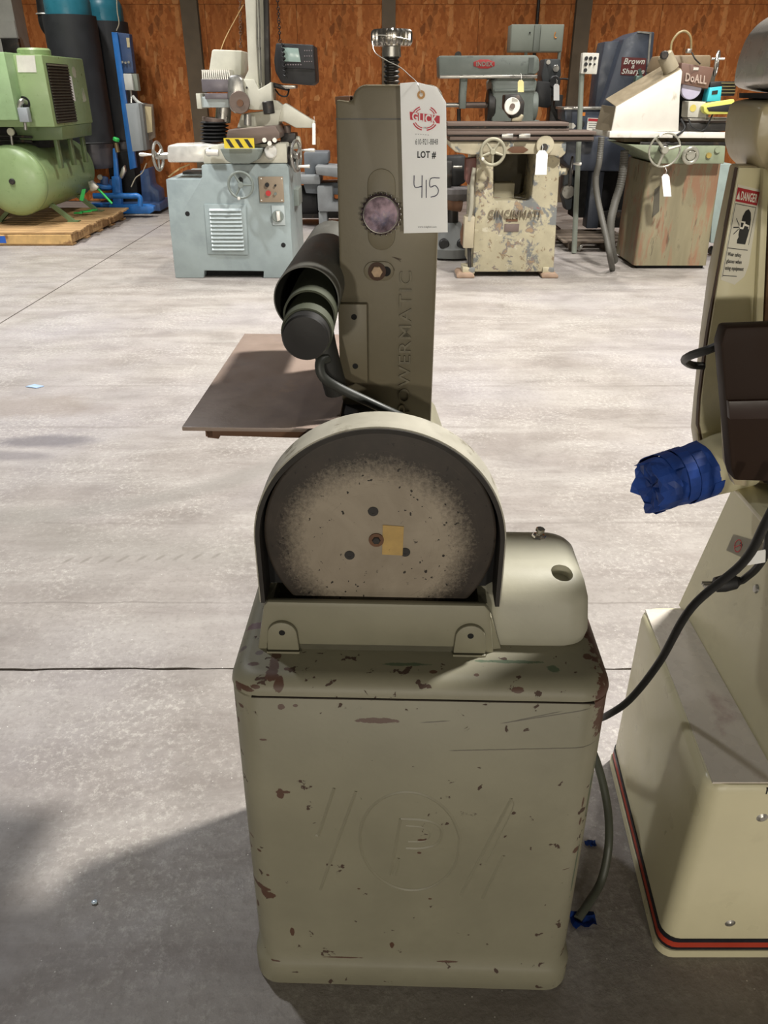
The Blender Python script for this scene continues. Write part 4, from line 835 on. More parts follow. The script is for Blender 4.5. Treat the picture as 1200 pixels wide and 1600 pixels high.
# work table with warning stripes, bellows
part('table_slide', brownst, tgd, pts=[(356, 203), (430, 197), (437, 208), (437, 216), (398, 226), (352, 222)], Y=D - .10, d=.55, bev=.006)
part('table_top', mat('worn_table', (150, 140, 126), .4, .4, var=.2), tgd, pts=[(357, 203), (405, 198), (422, 199), (422, 206), (372, 209), (357, 208)], Y=D - .05, d=.6, bev=.005)
sp_ = part('striped_plate', yellow, tgd, rect=(350, 216, 397, 232), Y=D - .20, d=.012, label='yellow plate with black diagonal stripes')
for a_ in (352, 366.5, 381): part('black_stripe', print_b, sp_, pts=[(a_, 217.5), (a_ + 6, 217.5), (a_ + 14.5, 230.5), (a_ + 8.5, 230.5)], Y=D - .202, d=.003, smooth=0)
for i in range(3):
    disc('table_knob', brightst, tgd, 413 + i * 8, 219 + (i % 2) * 5, D - .12, 3.4, .03, 14)
c0 = W(336, 224, D + .25)
for i in range(6):
    y = 222 - i * 5.6; c = W(335.5, y, D + .25); bm = new(); lathe(bm, [(.085, 0), (.118, .012), (.118, .016), (.085, .028)], c, (0, 0, 1), 28); obj('bellows_fold', bm, black, tgd)
cylp('bellows_cap', brownst, tgd, 336, 191, 336, 184, D + .25, 20, bev=.004); cylp('wheel_spindle', steel, tgd, 348, 190, 350, 165, D + .25, 12, bev=.003)
# grinding head
part('head_cover', ivory, tgd, pts=[(331, 77), (378, 79), (377, 116), (372, 124), (326, 112), (327, 106)], Y=D + .35, d=.35, bev=.015, label='ivory bent sheet cover')
mt = part('motor_housing', mat('grey_purple_cast', (112, 106, 110), .4, .3), tgd, rect=(315, 123, 358, 144), Y=D + .18, d=.32, bev=.006)
for i in range(14): part('cooling_fin', brightst, mt, rect=(315.5 + i * 3.2, 109, 317.2 + i * 3.2, 124), Y=D + .18, d=.3, smooth=0)
part('head_slide', mat('light_blue_grey'  , (176, 186, 186)), tgd, rect=(309, 151, 357, 168), Y=D + .15, d=.3, bev=.008); part('lower_motor', mt.data.materials[0], tgd, rect=(320, 146, 356, 155), Y=D + .12, d=.3, bev=.006)
part('end_plate', ivory, tgd, rect=(307, 146, 314, 170), Y=D + .13, d=.34, bev=.004)
bm = new(); ppoly(bm, [(355, 122), (360, 117), (371, 116), (379, 122), (382, 146), (383, 166), (378, 175), (366, 178), (358, 170), (355, 150)], D + .10, .16, .02); obj('belt_guard', bm, steel, tgd)
disc('guard_disc', brownst, tgd, 374, 160, D + .07, 16, .03, bev=.004); disc('guard_hub', rust, tgd, 375, 161, D + .055, 5, .02)
# upright with rails
up_ = part('upright', ivory, tgd, pts=[(379, -60), (399, -60), (400, 60), (403, 120), (404, 170), (382, 172), (381, 125), (388, 110), (385, 40)], Y=D + .18, d=.10, bev=.006, label='ivory upright column')
part('upright_back', darkiron, tgd, pts=[(410, -60), (417, -60), (422, 130), (414, 140)], Y=D + .30, d=.08, bev=.003)
part('slide_back', ivory, tgd, pts=[(396, -60), (413, -60), (416, 140), (405, 150)], Y=D + .36, d=.06, bev=.003)
for a_, b_ in ((398.5, 405), (402.5, 408.5)): cylp('guide_rod', steel, tgd, a_, -60, b_, 142, D + .26, 1.2, n=8)
part('carriage', ivory, tgd, pts=[(380, 124), (397, 124), (404, 140), (424, 128), (425, 165), (412, 172), (398, 172), (384, 170)], Y=D + .14, d=.3, bev=.008)
for y in (137, 151, 164): disc('screw', darkiron, up_, 385.5, y, D + .135, 1.6, .02, 10)
part('lower_bracket', ivory, tgd, pts=[(377, 178), (440, 170), (434, 198), (370, 200)], Y=D + .20, d=.3, bev=.01)
cylp('clamp_barrel', steel, tgd, 387, 178, 387, 196, D + .12, 6, bev=.004); cylp('pivot_barrel', darkiron, tgd, 418, 158, 421, 178, D + .12, 9, bev=.006)
part('support_arm', ivory, tgd, pts=[(424, 156), (433, 157), (441, 164), (446, 161), (492, 190), (490, 200), (462, 200), (444, 190), (418, 192), (406, 184)], Y=D + .22, d=.10, bev=.01, label='pale arm tapering to the right')
cylp('arm_post', brownst, tgd, 448, 196, 450, 222, D + .28, 6, bev=.004); part('arm_foot', darkiron, tgd, rect=(438, 208, 462, 224), Y=D + .22, d=.2, bev=.01)
cylp('monitor_arm', darkiron, tgd, 424, 132, 452, 139, D + .30, 3.4); cylp('drive_barrel', ivory, tgd, 453, 224, 470, 222, D + .3, 9, bev=.008)
tubep('cable', black, tgd, [(452, 139, D + .28), (448, 150, D + .26), (438, 149, D + .26), (430, 140, D + .3)], 1.2)
for x0, x1 in ((375, 376), (433, 438)):
    bm = new(); zt_ = W(x0, -20, D + .35)
    y = -16
    while y < (75 if x0 < 400 else 68):
        p = W(x0 + (x1 - x0) * (y + 16) / 90, y, D + .35); torus(bm, p, (1, 0, 0) if int(y / 5) % 2 else (0, 1, 0), .010, .0035, 10, 5); y += 4.2
    o = obj('hanging_chain', bm, darkiron if x0 > 400 else rust, tgd, kind='stuff')
tubep('cord', mat('pale_cord', (190, 160, 110), .6), tgd, [(345, 78, D + .4), (352, 60, D + .4), (365, 35, D + .4), (380, 8, D + .3)], .7, 6)
bm = new(); ppoly(bm, [(262, 276), (268, 271), (280, 262), (296, 256), (296, 258), (282, 264), (270, 272), (265, 277)], D + .3, .02); obj('pale_hose', bm, mat('pale_cord', (190, 160, 110), .6), tgd)
# monitor
mon = root('control_monitor', 'black boxy control monitor with pale green screen on the grinder arm', 'monitor', tuple(W(461, 133, D + .35)))
h_ = part('housing', mat('black_console', (24, 24, 25), .5), mon, pts=[(431, 67), (490, 70), (493.5, 128), (486, 133.5), (440, 130), (430, 112), (428, 95)], Y=D + .12, d=.38, bev=.012)
part('front_bezel', mat('dark_console_face', (32, 32, 35), .5), mon, pts=[(434, 69), (488, 71), (492, 108), (440, 106)], Y=D + .09, d=.04, bev=.004)
part('screen', screen, mon, pts=[(442, 74), (466, 75.5), (470, 97), (444.5, 96)], Y=D + .08, d=.015, bev=.002)
for i in range(3):
    for j in range(4): disc('key', mat('key_grey', (120, 110, 112), .5), mon, 476 + j * 3.6, 79 + i * 8.5, D + .085, .9, .008, 8)
for i in range(7): disc('soft_key', mat('key_grey', (120, 110, 112)), mon, 446 + i * 4, 101, D + .083, 1.1, .008, 8)
tubep('coiled_cable', black, mon, [(440, 68, D + .1)] + [(441.5 + 2.2 * math.cos(i * 1.57) + i * .15, 70 + i * 1.8, D + .07 + .015 * math.sin(i * 1.57)) for i in range(30)], 1.1, 6, 3)
part('mount', steel, mon, pts=[(438, 133), (462, 133), (462, 138), (446, 139)], Y=D + .2, d=.2, bev=.004)
paper_tag(488, 192, 493, 226, D + .18, 'thin pale tag string hanging from the tip of the grinder arm', m=brightst)

# machine parts standing behind between grinder and sander
D = 9.6
bk = root('bench_machine', 'dusty grey machine standing behind between the grinder and the sander column', 'machine', (W(500, 345, D).x, D + .3, 0))
part('rear_housing', mat('dusty_blue_grey', (116, 122, 128), .6, var=.12), bk, pts=[(474, 238), (513, 238), (513, 256), (494, 260), (492, 274), (476, 274)], Y=D + .2, d=.4, bev=.02)
part('tray', mat('dusty_light_grey', (140, 144, 146), .6, var=.12), bk, pts=[(492, 260), (560, 263), (560, 282), (494, 273)], Y=D - .1, d=.5, bev=.015)
part('bed', mat('dusty_light_grey', (140, 144, 146)), bk, rect=(452, 275, 500, 288), Y=D, d=.5, bev=.01)
part('under_bed', mat('dusty_blue_grey', (116, 122, 128)), bk, pts=[(474, 288), (560, 284), (560, 306), (478, 302)], Y=D + .1, d=.4, bev=.01)
part('gear_casting', mat('dusty_light_grey', (140, 144, 146)), bk, pts=[(495, 291), (520, 291), (520, 316), (560, 316), (560, 331), (497, 331)], Y=D - .05, d=.35, bev=.02)
part('foot', mat('dusty_light_grey', (140, 144, 146)), bk, rect=(498, 331, 511, 356), Y=D, d=.3, bev=.01)
part('foot', mat('dusty_light_grey', (140, 144, 146)), bk, rect=(540, 331, 556, 356), Y=D, d=.3, bev=.01)
cylp('motor', black, bk, 464, 312, 500, 312, D + .3, 21, bev=.03); part('motor_base', darkiron, bk, rect=(460, 326, 540, 341), Y=D + .25, d=.5, bev=.01)
part('column', darkiron, bk, rect=(476, 300, 500, 341), Y=D + .32, d=.3)

# ================================================================== CINCINNATI GRINDER
D = 6.95
cg = root('cutter_grinder', 'worn cream grinder with flaking paint and arched opening on splayed feet', 'grinder', (W(798, 430, D).x, D + .3, 0))
X0 = [(704, 222), (886, 222), (884, 240), (877, 246), (875, 256), (870, 340), (864, 424), (738, 424), (742, 340), (745, 255), (744, 244), (709, 238), (703, 230)]
bm = new(); ppoly(bm, [(745, 240), (771, 240), (771, 308), (774, 313), (826, 313), (830, 308), (839, 240), (876, 240), (875, 256), (870, 340), (865, 425), (738, 425), (742, 340)], D, .75, .012); bs_ = obj('base', bm, grimy, cg, label='flaking cream and blue cast base')
part('opening_back', mat('olive_dark_casting', (66, 60, 42), .7), bs_, rect=(768, 240, 842, 316), Y=D + .45, d=.05)
part('opening_ledge', mat('grimy_ledge', (150, 144, 122), .6), bs_, rect=(771, 286, 804, 311), Y=D + .25, d=.15, bev=.01)
for (a_, b_) in ((713, 742), (846, 873)): part('foot', mat('grimy_cast_foot', (148, 124, 104), .6, var=.2), cg, pts=[(a_, 431), (a_ + 4, 427), (b_ - 4, 427), (b_, 431), (b_ - 1, 438), (a_ + 1, 438)], Y=D - .06, d=.25, bev=.008)
for (a_, b_) in ((723, 742), (848, 866)): part('foot_bracket', grimy, cg, rect=(a_, 418, b_, 428), Y=D - .02, d=.2, bev=.006)
part('saddle', mat('chipped_cream_casting', (176, 168, 144), .5, var=.12, layers=(((110, 116, 118), 6, .57, .04),)), cg, pts=[(704, 221), (886, 221), (884, 240), (876, 247), (866, 243), (832, 241), (790, 241), (762, 240), (738, 242), (712, 238), (704, 230)], Y=D - .10, d=.6, bev=.012)
bm = new(); ppoly(bm, [(793, 234), (800, 229), (818, 229), (826, 234), (818, 239), (800, 239)], D - .11, .012, .002); obj('name_plate', bm, rust, cg)
for (y0, y1, o_, m_) in ((191.5, 197, 0, brownst), (197, 201, .05, darkiron), (201, 205.5, .02, brownst), (205.5, 210.5, -.03, brownst), (210.5, 213, .04, darkiron), (213, 219, -.01, brownst), (219, 221.5, .04, darkiron)):
    part('table_rail', m_, cg, rect=(699 if y0 < 212 else 703, y0, (889 if y0 < 204 else 932) if y0 < 213 else 928, y1), Y=D - .12 + o_, d=.34, bev=.002)
for x in (784, 811): part('table_dog', steel, cg, rect=(x, 209, x + 18, 216), Y=D - .17, d=.05, bev=.003)
wheel('hand_wheel', 770, 237.5, D - .22, 21, (0, -1, 0), cg, mat('greyed_cast_wheel', (150, 146, 126), .5, .2), 5, a0=20, tr=.12, hub=.2, hl=.05, ha=30)
cylp('wheel_shaft', steel, cg, 770, 237.5, 770, 232, D - .22, 4, D, 4)
disc('end_flange', mat('chipped_cream_casting', (176, 168, 144)), cg, 852, 227, D - .14, 14, .06, bev=.006); disc('flange_hub', darkiron, cg, 851, 230, D - .16, 5, .04)
wheel('hand_wheel', 892, 268, D + .08, 22, (1, -.25, 0), cg, darkiron, 3, hl=.08, ha=-150)
cylp('wheel_shaft', mat('chipped_cream_casting', (176, 168, 144)), cg, 866, 268, 886, 268, D + .08, 5, bev=.004); cylp('shaft_collar', mat('chipped_cream_casting', (176, 168, 144)), cg, 864, 268, 875, 268, D + .08, 8, bev=.004)
bm = new(); ptext(bm, 'CINCINNATI', 763, 328, 843, 340, D - .010, .014, off=0); obj('raised_lettering', bm, mat('grimy_letters', (104, 92, 74), .6), bs_, smooth=0)
part('small_plate', rust, bs_, rect=(791, 342, 809, 346), Y=D - .006, d=.008); part('maker_plate', mat('worn_plate', (112, 98, 92), .5, .3), bs_, rect=(788, 350, 811, 362), Y=D - .006, d=.008, bev=.001)
tubep('conduit', mat('pale_conduit', (160, 156, 140), .5), cg, [(741, 262, D - .04), (738, 285, D - .04), (737, 320, D - .04), (733, 345, D - .04)], 3.2)
part('switch_box', mat('cream_switch_box', (168, 158, 134), .5, var=.1), cg, rect=(725, 339, 741, 388), Y=D - .05, d=.14, bev=.006); cylp('conduit_stub', darkiron, cg, 733, 388, 734, 422, D, 3); part('coolant_pump', rust, cg, pts=[(720, 366), (726, 345), (726, 386), (721, 384)], Y=D + .02, d=.1, bev=.01)
part('side_linkage', mat('red_brown_linkage', (104, 66, 60), .5), cg, pts=[(728, 248), (745, 246), (745, 260), (738, 275), (733, 290), (727, 282)], Y=D + .02, d=.12, bev=.008)
# workhead clutter on the table
part('head_vise', darkiron, cg, pts=[(789, 148), (812, 147), (820, 160), (818, 180), (800, 186), (788, 170)], Y=D + .05, d=.16, bev=.01)
disc('white_face_disc', whitep, cg, 800.5, 166, D - .02, 12.2, .03, 36, .004, label='white round wheel face'); disc('disc_hub', brownst, cg, 801, 166, D - .035, 4, .03)
part('coolant_elbow', mat('brass_grey', (150, 142, 120), .4, .5), cg, pts=[(799, 190), (800, 185), (810, 183), (815, 178), (819, 181), (815, 190)], Y=D + .02, d=.05, bev=.006)
paper_tag(838, 235, 856, 273, D - .20, 'large blank white tag hanging from the worn cream grinder', tilt=2)
paper_tag(809, 125, 818.5, 144, D - .1, 'small yellow tag hanging from the grey milling head', m=mat('manila_tag', (214, 200, 140), .6, bump=0))

# ================================================================== MILLING MACHINE behind
D = 8.5
ml = root('milling_machine', 'grey green milling machine with long overarm and red oval badge', 'milling machine', (W(800, 390, D).x, D + .4, 0))
oa = part('overarm', slate, ml, pts=[(685, 87), (838, 86), (843, 92), (843, 110), (838, 116), (768, 121), (767, 123), (686, 122)], Y=D, d=.35, bev=.02, label='long grey green overarm')
part('overarm_way', steel, ml, rect=(687, 117, 840, 122.5), Y=D - .02, d=.3, bev=.004)
part('overarm_end', mat('end_casting', (96, 104, 100), .5), ml, rect=(826, 90, 834, 114), Y=D - .01, d=.3)
bm = new(); ppoly(bm, [(740, 97), (745, 95), (750, 93), (763, 93), (768, 95), (773, 97), (773, 103), (768, 105), (763, 107), (750, 107), (745, 105), (740, 103)], D - .012, .014, .002); bd = obj('oval_badge', bm, mat('badge_red', (178, 52, 54), .5, bump=0), oa, label='red badge with lettering')
bm = new(); ptext(bm, 'INDEX', 744, 96.5, 770, 103.5, D - .016, .006, off=.02); obj('badge_lettering', bm, mat('badge_grey', (150, 150, 140), .5, bump=0), bd, smooth=0)
part('arbor_support', slate, ml, pts=[(720, 121), (731, 121), (729, 148), (728, 170), (718, 170), (718, 150)], Y=D + .03, d=.15, bev=.01)
cylp('arbor', steel, ml, 685, 164, 768, 164, D + .1, 3.2); cylp('arbor_collar', brownst, ml, 728, 164, 760, 164, D + .1, 4.4); cylp('spindle_flange', darkiron, ml, 760, 166, 772, 166, D + .15, 24, bev=.01)
bm = new(); ppoly(bm, [(768, 126), (775, 121), (830, 120), (840, 126), (838, 140), (834, 150), (834, 192), (768, 192), (770, 150)], D + .02, .5, .025); obj('turret_head', bm, slate, ml, label='rounded turret head casting')
part('head_rib', slate, ml, pts=[(772, 139), (836, 138), (836, 143), (772, 144)], Y=D - .0, d=.1, bev=.01); cylp('side_flange', slate, ml, 826, 166, 838, 166, D + .2, 20, bev=.01)
part('column', slate, ml, rect=(765, 188, 838, 395), Y=D + .1, d=.8, bev=.03); part('pedestal_foot', slate, ml, rect=(752, 380, 850, 393), Y=D, d=1.0, bev=.02)
cylp('feed_screw', darkiron, ml, 717, 170, 717, 190, D + .2, 3); disc('arm_knob', darkiron, ml, 716, 86, D + .1, 5, .05)
# vertical head and cabinet behind
D = 9.6
vh = root('drill_head', 'dark machine head with round gauges and black motor below the grey cabinet', 'machine head', (W(860, 380, D).x, D + .2, 0))
part('head_casting', mat('dark_grey_casting', (62, 66, 68), .5), vh, pts=[(851, 92), (876, 92), (877, 118), (870, 130), (872, 150), (850, 150), (846, 118)], Y=D, d=.3, bev=.015)
disc('gauge', steel, vh, 857, 97, D - .02, 3.2, .03); disc('gauge', steel, vh, 869, 107, D - .02, 5, .03, bev=.004); disc('pulley', black, vh, 867, 128, D - .03, 9, .06, bev=.01)
part('motor', black, vh, pts=[(836, 132), (842, 126), (860, 128), (862, 165), (856, 169), (838, 166)], Y=D - .2, d=.25, bev=.015); tubep('lever', black, vh, [(868, 124, D), (880, 123, D), (888, 124, D)], 1.3, sm=2)
part('pillar', darkiron, vh, rect=(852, 148, 870, 360), Y=D + .1, d=.2, bev=.01); part('base_casting', darkiron, vh, rect=(836, 358, 876, 374), Y=D - .1, d=.6, bev=.02)
part('arm', black, vh, pts=[(868, 150), (880, 168), (886, 190), (880, 192), (866, 165)], Y=D, d=.08, bev=.004)
paper_tag(865, 131, 874, 157, D - .10, 'white printed tag hanging from the dark machine head')
D = 10.3
cab = root('electrical_cabinet', 'grey electrical cabinet standing on posts high behind the milling machine', 'cabinet', (W(838, 350, D).x, D + .1, 0))
part('enclosure', cabgrey, cab, rect=(798, 38, 880, 81), Y=D, d=.28, bev=.006)
part('door', cabgrey, cab, rect=(799, 38.5, 834, 79.5), Y=D - .012, d=.012, bev=.003); part('door', cabgrey, cab, rect=(844, 38.5, 879, 80), Y=D - .012, d=.012, bev=.003); part('centre_post', mat('cabinet_post', (118, 124, 116), .5), cab, rect=(834.5, 38.5, 843.5, 80), Y=D - .02, d=.02, bev=.002)
disc('lock', black, cab, 828, 51, D - .02, 1.3, .02, 10); bm = new(); tube(bm, [W(868, 50, D - .014), W(866.5, 55, D - .014), W(867, 59, D - .014), W(869.5, 59, D - .014)], .005, 5); obj('orange_mark', bm, mat('orange_paint', (214, 134, 40), .6, bump=0), cab)
for x in (812, 862): part('leg', cabgrey, cab, rect=(x - 2, 80, x + 2, 352), Y=D + .1, d=.05)

# small black seat machine left of the worn grinder
D = 7.75
dk = root('pedestal_machine', 'dark machine with round brown table half hidden behind the lot tag', 'machine', (W(706, 385, D).x, D + .2, 0))
bm = new(); c = W(706, 300, D + .2); lathe(bm, [(.10, -.09), (.19, -.06), (.22, 0), (.21, .04), (.08, .05)], c, (0, 0, 1), 28); obj('round_table', bm, mat('dusty_grey_brown', (96, 92, 92), .6, var=.2), dk)
cylp('column', darkiron, dk, 706, 310, 706, 350, D + .2, 10, bev=.01); bm = new(); c = W(706, 350, D + .2); lathe(bm, [(.28, -.28), (.28, -.20), (.15, -.08), (.08, .02)], c, (0, 0, 1), 24); obj('flared_base', bm, mat('dusty_grey_iron', (110, 112, 110), .6), dk)
cylp('cross_barrel', rust, dk, 696, 318, 722, 322, D + .05, 9, bev=.01); part('upper_casting', black, dk, pts=[(690, 245), (728, 243), (728, 285), (712, 294), (692, 290)], Y=D + .2, d=.2, bev=.02)
cylp('hand_bar', steel, dk, 708, 261, 722, 261, D + .05, 2); part('back_plate', darkiron, dk, rect=(690, 252, 706, 300), Y=D + .1, d=.1, bev=.01)
for x in (694, 722): disc('caster', black, dk, x, 382, D - .05, 8, .06, bev=.01)

# button panel on its pole
D = 8.0
pn = root('button_panel', 'small cream push button panel on a grey pole beside the blue cabinet', 'control panel', (W(897, 395, D).x, D + .05, 0))
pb_ = part('panel', whitep, pn, pts=[(911, 82.5), (936.5, 83), (932.5, 116), (908, 115)], Y=D, d=.08, bev=.005)
for j in range(3):
    for i in range(3):
        if (i, j) in ((1, 2), (2, 2)): continue
        disc('button', black, pb_, 916.5 + i * 6.8 - j * .8, 91 + j * 9.3, D - .015, 2.7 - (.8 if j == 1 and i > 0 else 0) - (.5 if i == 2 else 0), .02, 14)
cylp('pole', cabgrey, pn, 909, 114, 897, 395, D + .05, 4)

# ================================================================== DARK BLUE GRINDER CABINET with sign
D = 8.9
bsm = root('surface_grinder', 'dark slate blue grinder with tall slanted cabinet and red lettered sign', 'grinder', (W(960, 380, D).x, D + .3, 0))
part('rear_cabinet', navy, bsm, pts=[(945, 65), (973, 63), (975, 180), (928, 180), (936, 110)], Y=D + .05, d=.3, bev=.01, label='rear slate blue upright')
part('slanted_cabinet', navy, bsm, pts=[(974, 61), (996, 49), (1023, 50), (1016, 130), (1010, 170), (936, 175), (950, 140)], Y=D - .1, d=.5, bev=.012, label='slanted slate blue cabinet')
part('trim_strip', steel, bsm, pts=[(996, 48.5), (1018, 50), (1012, 130), (1009, 130), (1015, 53), (996, 51)], Y=D - .112, d=.012, smooth=0)
sg_ = part('red_sign', maroon, bsm, pts=[(972, 89), (1010, 91), (1008, 119), (969.5, 117)], Y=D - .108, d=.008, smooth=0, label='dark red sign with white lettering')
for s_, x0, y0, x1, y1 in (('Brown', 974, 91, 1007, 100.5), ('&', 986, 101, 991.5, 107), ('Sharpe', 970.5, 107, 1006, 118)):
    bm = new(); ptext(bm, s_, x0, y0, x1, y1, D - .113, .003, shear=.25, off=.02); obj('sign_lettering', bm, whitep, sg_, smooth=0)
hd = part('grinder_body', mat('slate_blue_lower', (56, 62, 74), .45, var=.12), bsm, pts=[(880, 214), (990, 214), (988, 268), (897, 267), (880, 250)], Y=D - .3, d=.55, bev=.012)
cp_ = part('control_head', mat('slate_blue_panel', (62, 70, 84), .4), bsm, pts=[(882, 170), (950, 170), (944, 205), (890, 204), (889, 190), (883, 188)], Y=D - .62, d=.35, bev=.008, label='control box with knob and warning labels')
part('box_lid', steel, cp_, rect=(881, 167.5, 950, 171.5), Y=D - .65, d=.4, bev=.003)
part('orange_label', mat('orange_label', (226, 134, 46), .5, bump=0), cp_, rect=(904.5, 175.5, 914.5, 181), Y=D - .625, d=.006, smooth=0)
wl_ = part('warning_label', whitep, cp_, pts=[(918.5, 184), (943, 185), (941.5, 204.5), (916.5, 203.5)], Y=D - .625, d=.006, smooth=0); part('red_header', danger, wl_, pts=[(919.5, 185), (942, 186), (941.6, 190), (919, 189)], Y=D - .628, d=.004, smooth=0)
for i in range(3): part('text_line', mat('print_grey', (120, 118, 116), .6, bump=0), wl_, pts=[(920, 192 + i * 3.4), (939, 192.5 + i * 3.4), (939, 193.5 + i * 3.4), (920, 193 + i * 3.4)], Y=D - .627, d=.003, smooth=0)
part('white_label', whitep, cp_, pts=[(888, 192), (896, 192), (900, 197), (896, 201), (888, 201)], Y=D - .625, d=.006, smooth=0)
disc('selector_knob', black, cp_, 908, 194, D - .66, 6, .04, bev=.006); part('knob_grip', steel, cp_, pts=[(907, 188), (910, 188), (909, 200), (906, 200)], Y=D - .67, d=.02, bev=.002)
part('under_shade_block', pitblack, bsm, rect=(900, 266, 990, 340), Y=D - .0, d=.3); part('leg', navy, bsm, pts=[(925, 268), (945, 268), (934, 357), (916, 357)], Y=D - .15, d=.2, bev=.01)  # black block paints the shade underneath the grinder body
part('rear_pump', mat('dull_blue_grey', (86, 92, 98), .5), bsm, pts=[(882, 268), (894, 268), (904, 290), (902, 325), (885, 330), (878, 300)], Y=D + .15, d=.2, bev=.03); part('lower_box', darkiron, bsm, rect=(930, 330, 990, 356), Y=D - .1, d=.4, bev=.01)
disc('pump_wheel', steel, bsm, 888, 300, D + .10, 11, .04, bev=.01)
tubep('coolant_nozzle', mat('verdigris_valve', (84, 104, 96), .4, .4), bsm, [(992, 150, D - .5), (996, 135, D - .5), (1001, 122, D - .5), (999, 108, D - .5)], 2.6); part('nozzle_block', mat('verdigris_valve', (84, 104, 96)), bsm, rect=(993, 118, 1004, 134), Y=D - .52, d=.08, bev=.008); cylp('black_valve', black, bsm, 991, 128, 990, 142, D - .5, 4, bev=.004)
# skid under it: deck boards on runners
D = 8.0
sk_ = root('wooden_skid', 'low grey wooden skid on the floor under the dark blue grinder', 'pallet', (W(922, 385, D).x, D, 0))
g1, g2 = G(884, 392), G(960, 392)
gr_ = mat('greyed_timber', (104, 92, 80), .8, var=.2, stretch=(3, .4, 3))
for i in range(4):
    bm = new(); y_ = g1.y - .05 + i * .2; span(bm, g1.x - .05, g2.x + .15, y_, y_ + .15, .085, .105, .003, 1); obj('deck_board', bm, gr_, sk_)
for x_ in (g1.x + .05, g1.x + .40): bm = new(); span(bm, x_, x_ + .09, g1.y - .05, g1.y + .72, 0, .085, .004, 1); obj('runner', bm, gr_, sk_)
cylp('roller', steel, sk_, 905, 386, 908, 388, g1.y - .12, 5, bev=.004)

# ================================================================== DOALL GRINDER
D = 7.3
da = root('surface_grinder', 'faded green surface grinder with white splash guard and brown tapered base', 'grinder', (W(1050, 432, D).x, D + .3, 0))
bl_, br_, tl_, tr_ = W(987.5, 433, D), W(1101, 433, D), W(1014, 254, D), W(1128, 254, D)
def cons(z, e=0):
    t = z / tl_.z; x0 = bl_.x + (tl_.x - bl_.x) * t; x1 = br_.x + (tr_.x - br_.x) * t
    r = []
    for cx, cy, a0 in ((x1 - .03, D + .03, -90), (x1 - .03, D + .62, 0), (x0 + .03, D + .62, 90), (x0 + .03, D + .03, 180)):
        for i in range(4): a = R(a0 + 30 * i); r.append(Vector((cx + .03 * math.cos(a), cy + .03 * math.sin(a), z)))
    return r
bm = new(); skin(bm, [cons(.03), cons(tl_.z)]); ba = obj('tapered_base', bm, doall, da, label='faded green and rust tapered base')
bm = new(); q0 = cons(.0); span(bm, bl_.x + .04, br_.x - .02, D + .04, D + .6, 0, .04); obj('plinth', bm, pitblack, da)
part('patch', mat('primer_patch', (78, 74, 62), .6), ba, pts=[(1023, 296), (1031, 290), (1030, 330), (1019, 340)], Y=D - .004, d=.01, smooth=0)
part('saddle', mat('pale_sage_casting', (132, 140, 116), .45, var=.1), da, pts=[(982, 226), (1040, 228), (1134, 228), (1132, 256), (1026, 256), (1012, 240)], Y=D - .12, d=.75, bev=.01)
part('bed', sheet, da, pts=[(953, 205), (1060, 206), (1140, 207), (1139, 216), (952, 215)], Y=D - .10, d=.62, bev=.004, label='long pale steel table tray')
part('bed_gap', mat('ochre_gap_shade', (74, 62, 36), .6), da, rect=(975, 216, 1138, 222), Y=D - .02, d=.5); part('table_way', darkiron, da, rect=(1000, 222, 1137, 228), Y=D - .06, d=.5, bev=.004)  # dark bar paints shade into the gap below the bed
sp2 = part('splash_guard', sheet, da, pts=[(962, 167), (1064, 108.5), (1066, 112), (1062, 150), (1060, 205), (955, 205)], Y=D - .08, d=.006, bev=.001, label='white splash guard panel with sloping top')
# guard end and top flange have real depth
A_, B_, C_ = W(962, 167, D - .08), W(1064, 108.5, D - .08), W(955, 206, D - .08)
bm = new(); skin(bm, [[A_, A_ + Vector((0, .004, .006)), B_ + Vector((0, .004, .006)), B_], [A_ + Vector((-.02, .28, .05)), A_ + Vector((-.02, .284, .056)), B_ + Vector((-.03, .284, .056)), B_ + Vector((-.03, .28, .05))]]); obj('top_flange', bm, mat('brown_grey_flange', (140, 128, 106), .4, .3), sp2, smooth=0)  # flange in a darker tone than the front panel
bm = new(); skin(bm, [[A_, A_ + Vector((.006, 0, 0)), C_ + Vector((.006, 0, 0)), C_], [A_ + Vector((-.055, .25, .01)), A_ + Vector((-.049, .25, .01)), C_ + Vector((-.07, .25, .01)), C_ + Vector((-.076, .25, .01))]]); obj('end_panel', bm, mat('brown_grey_end_sheet', (120, 110, 92), .5), sp2, smooth=0)  # end sheet darker and browner than the front panel
wheel('hand_wheel', 1038.5, 234.5, D - .30, 25.5, (0, -1, 0), da, mat('pale_wheel_rim', (176, 174, 160), .3, .6), 3, tr=.06, a0=75, ha=-60, hl=.05)
cylp('wheel_shaft', darkiron, da, 1038, 234, 1036, 230, D - .28, 7, D - .10, 7); wheel('dial_wheel', 1079, 243, D - .2, 13.5, (0, -1, 0), da, mat('pale_wheel_rim', (176, 174, 160)), 3, tr=.22, hub=.5, handle=False)
disc('dial_face', mat('dial_grey', (150, 146, 132), .4, .4), da, 1079, 243, D - .17, 11.5, .06, bev=.004)
disc('round_plug', mat('pale_sage_casting', (132, 140, 116)), da, 1122, 234, D - .14, 4.5, .03); disc('oil_cup', mat('brass_cap', (170, 150, 84), .4, .5), da, 1108, 243, D - .14, 4, .03)
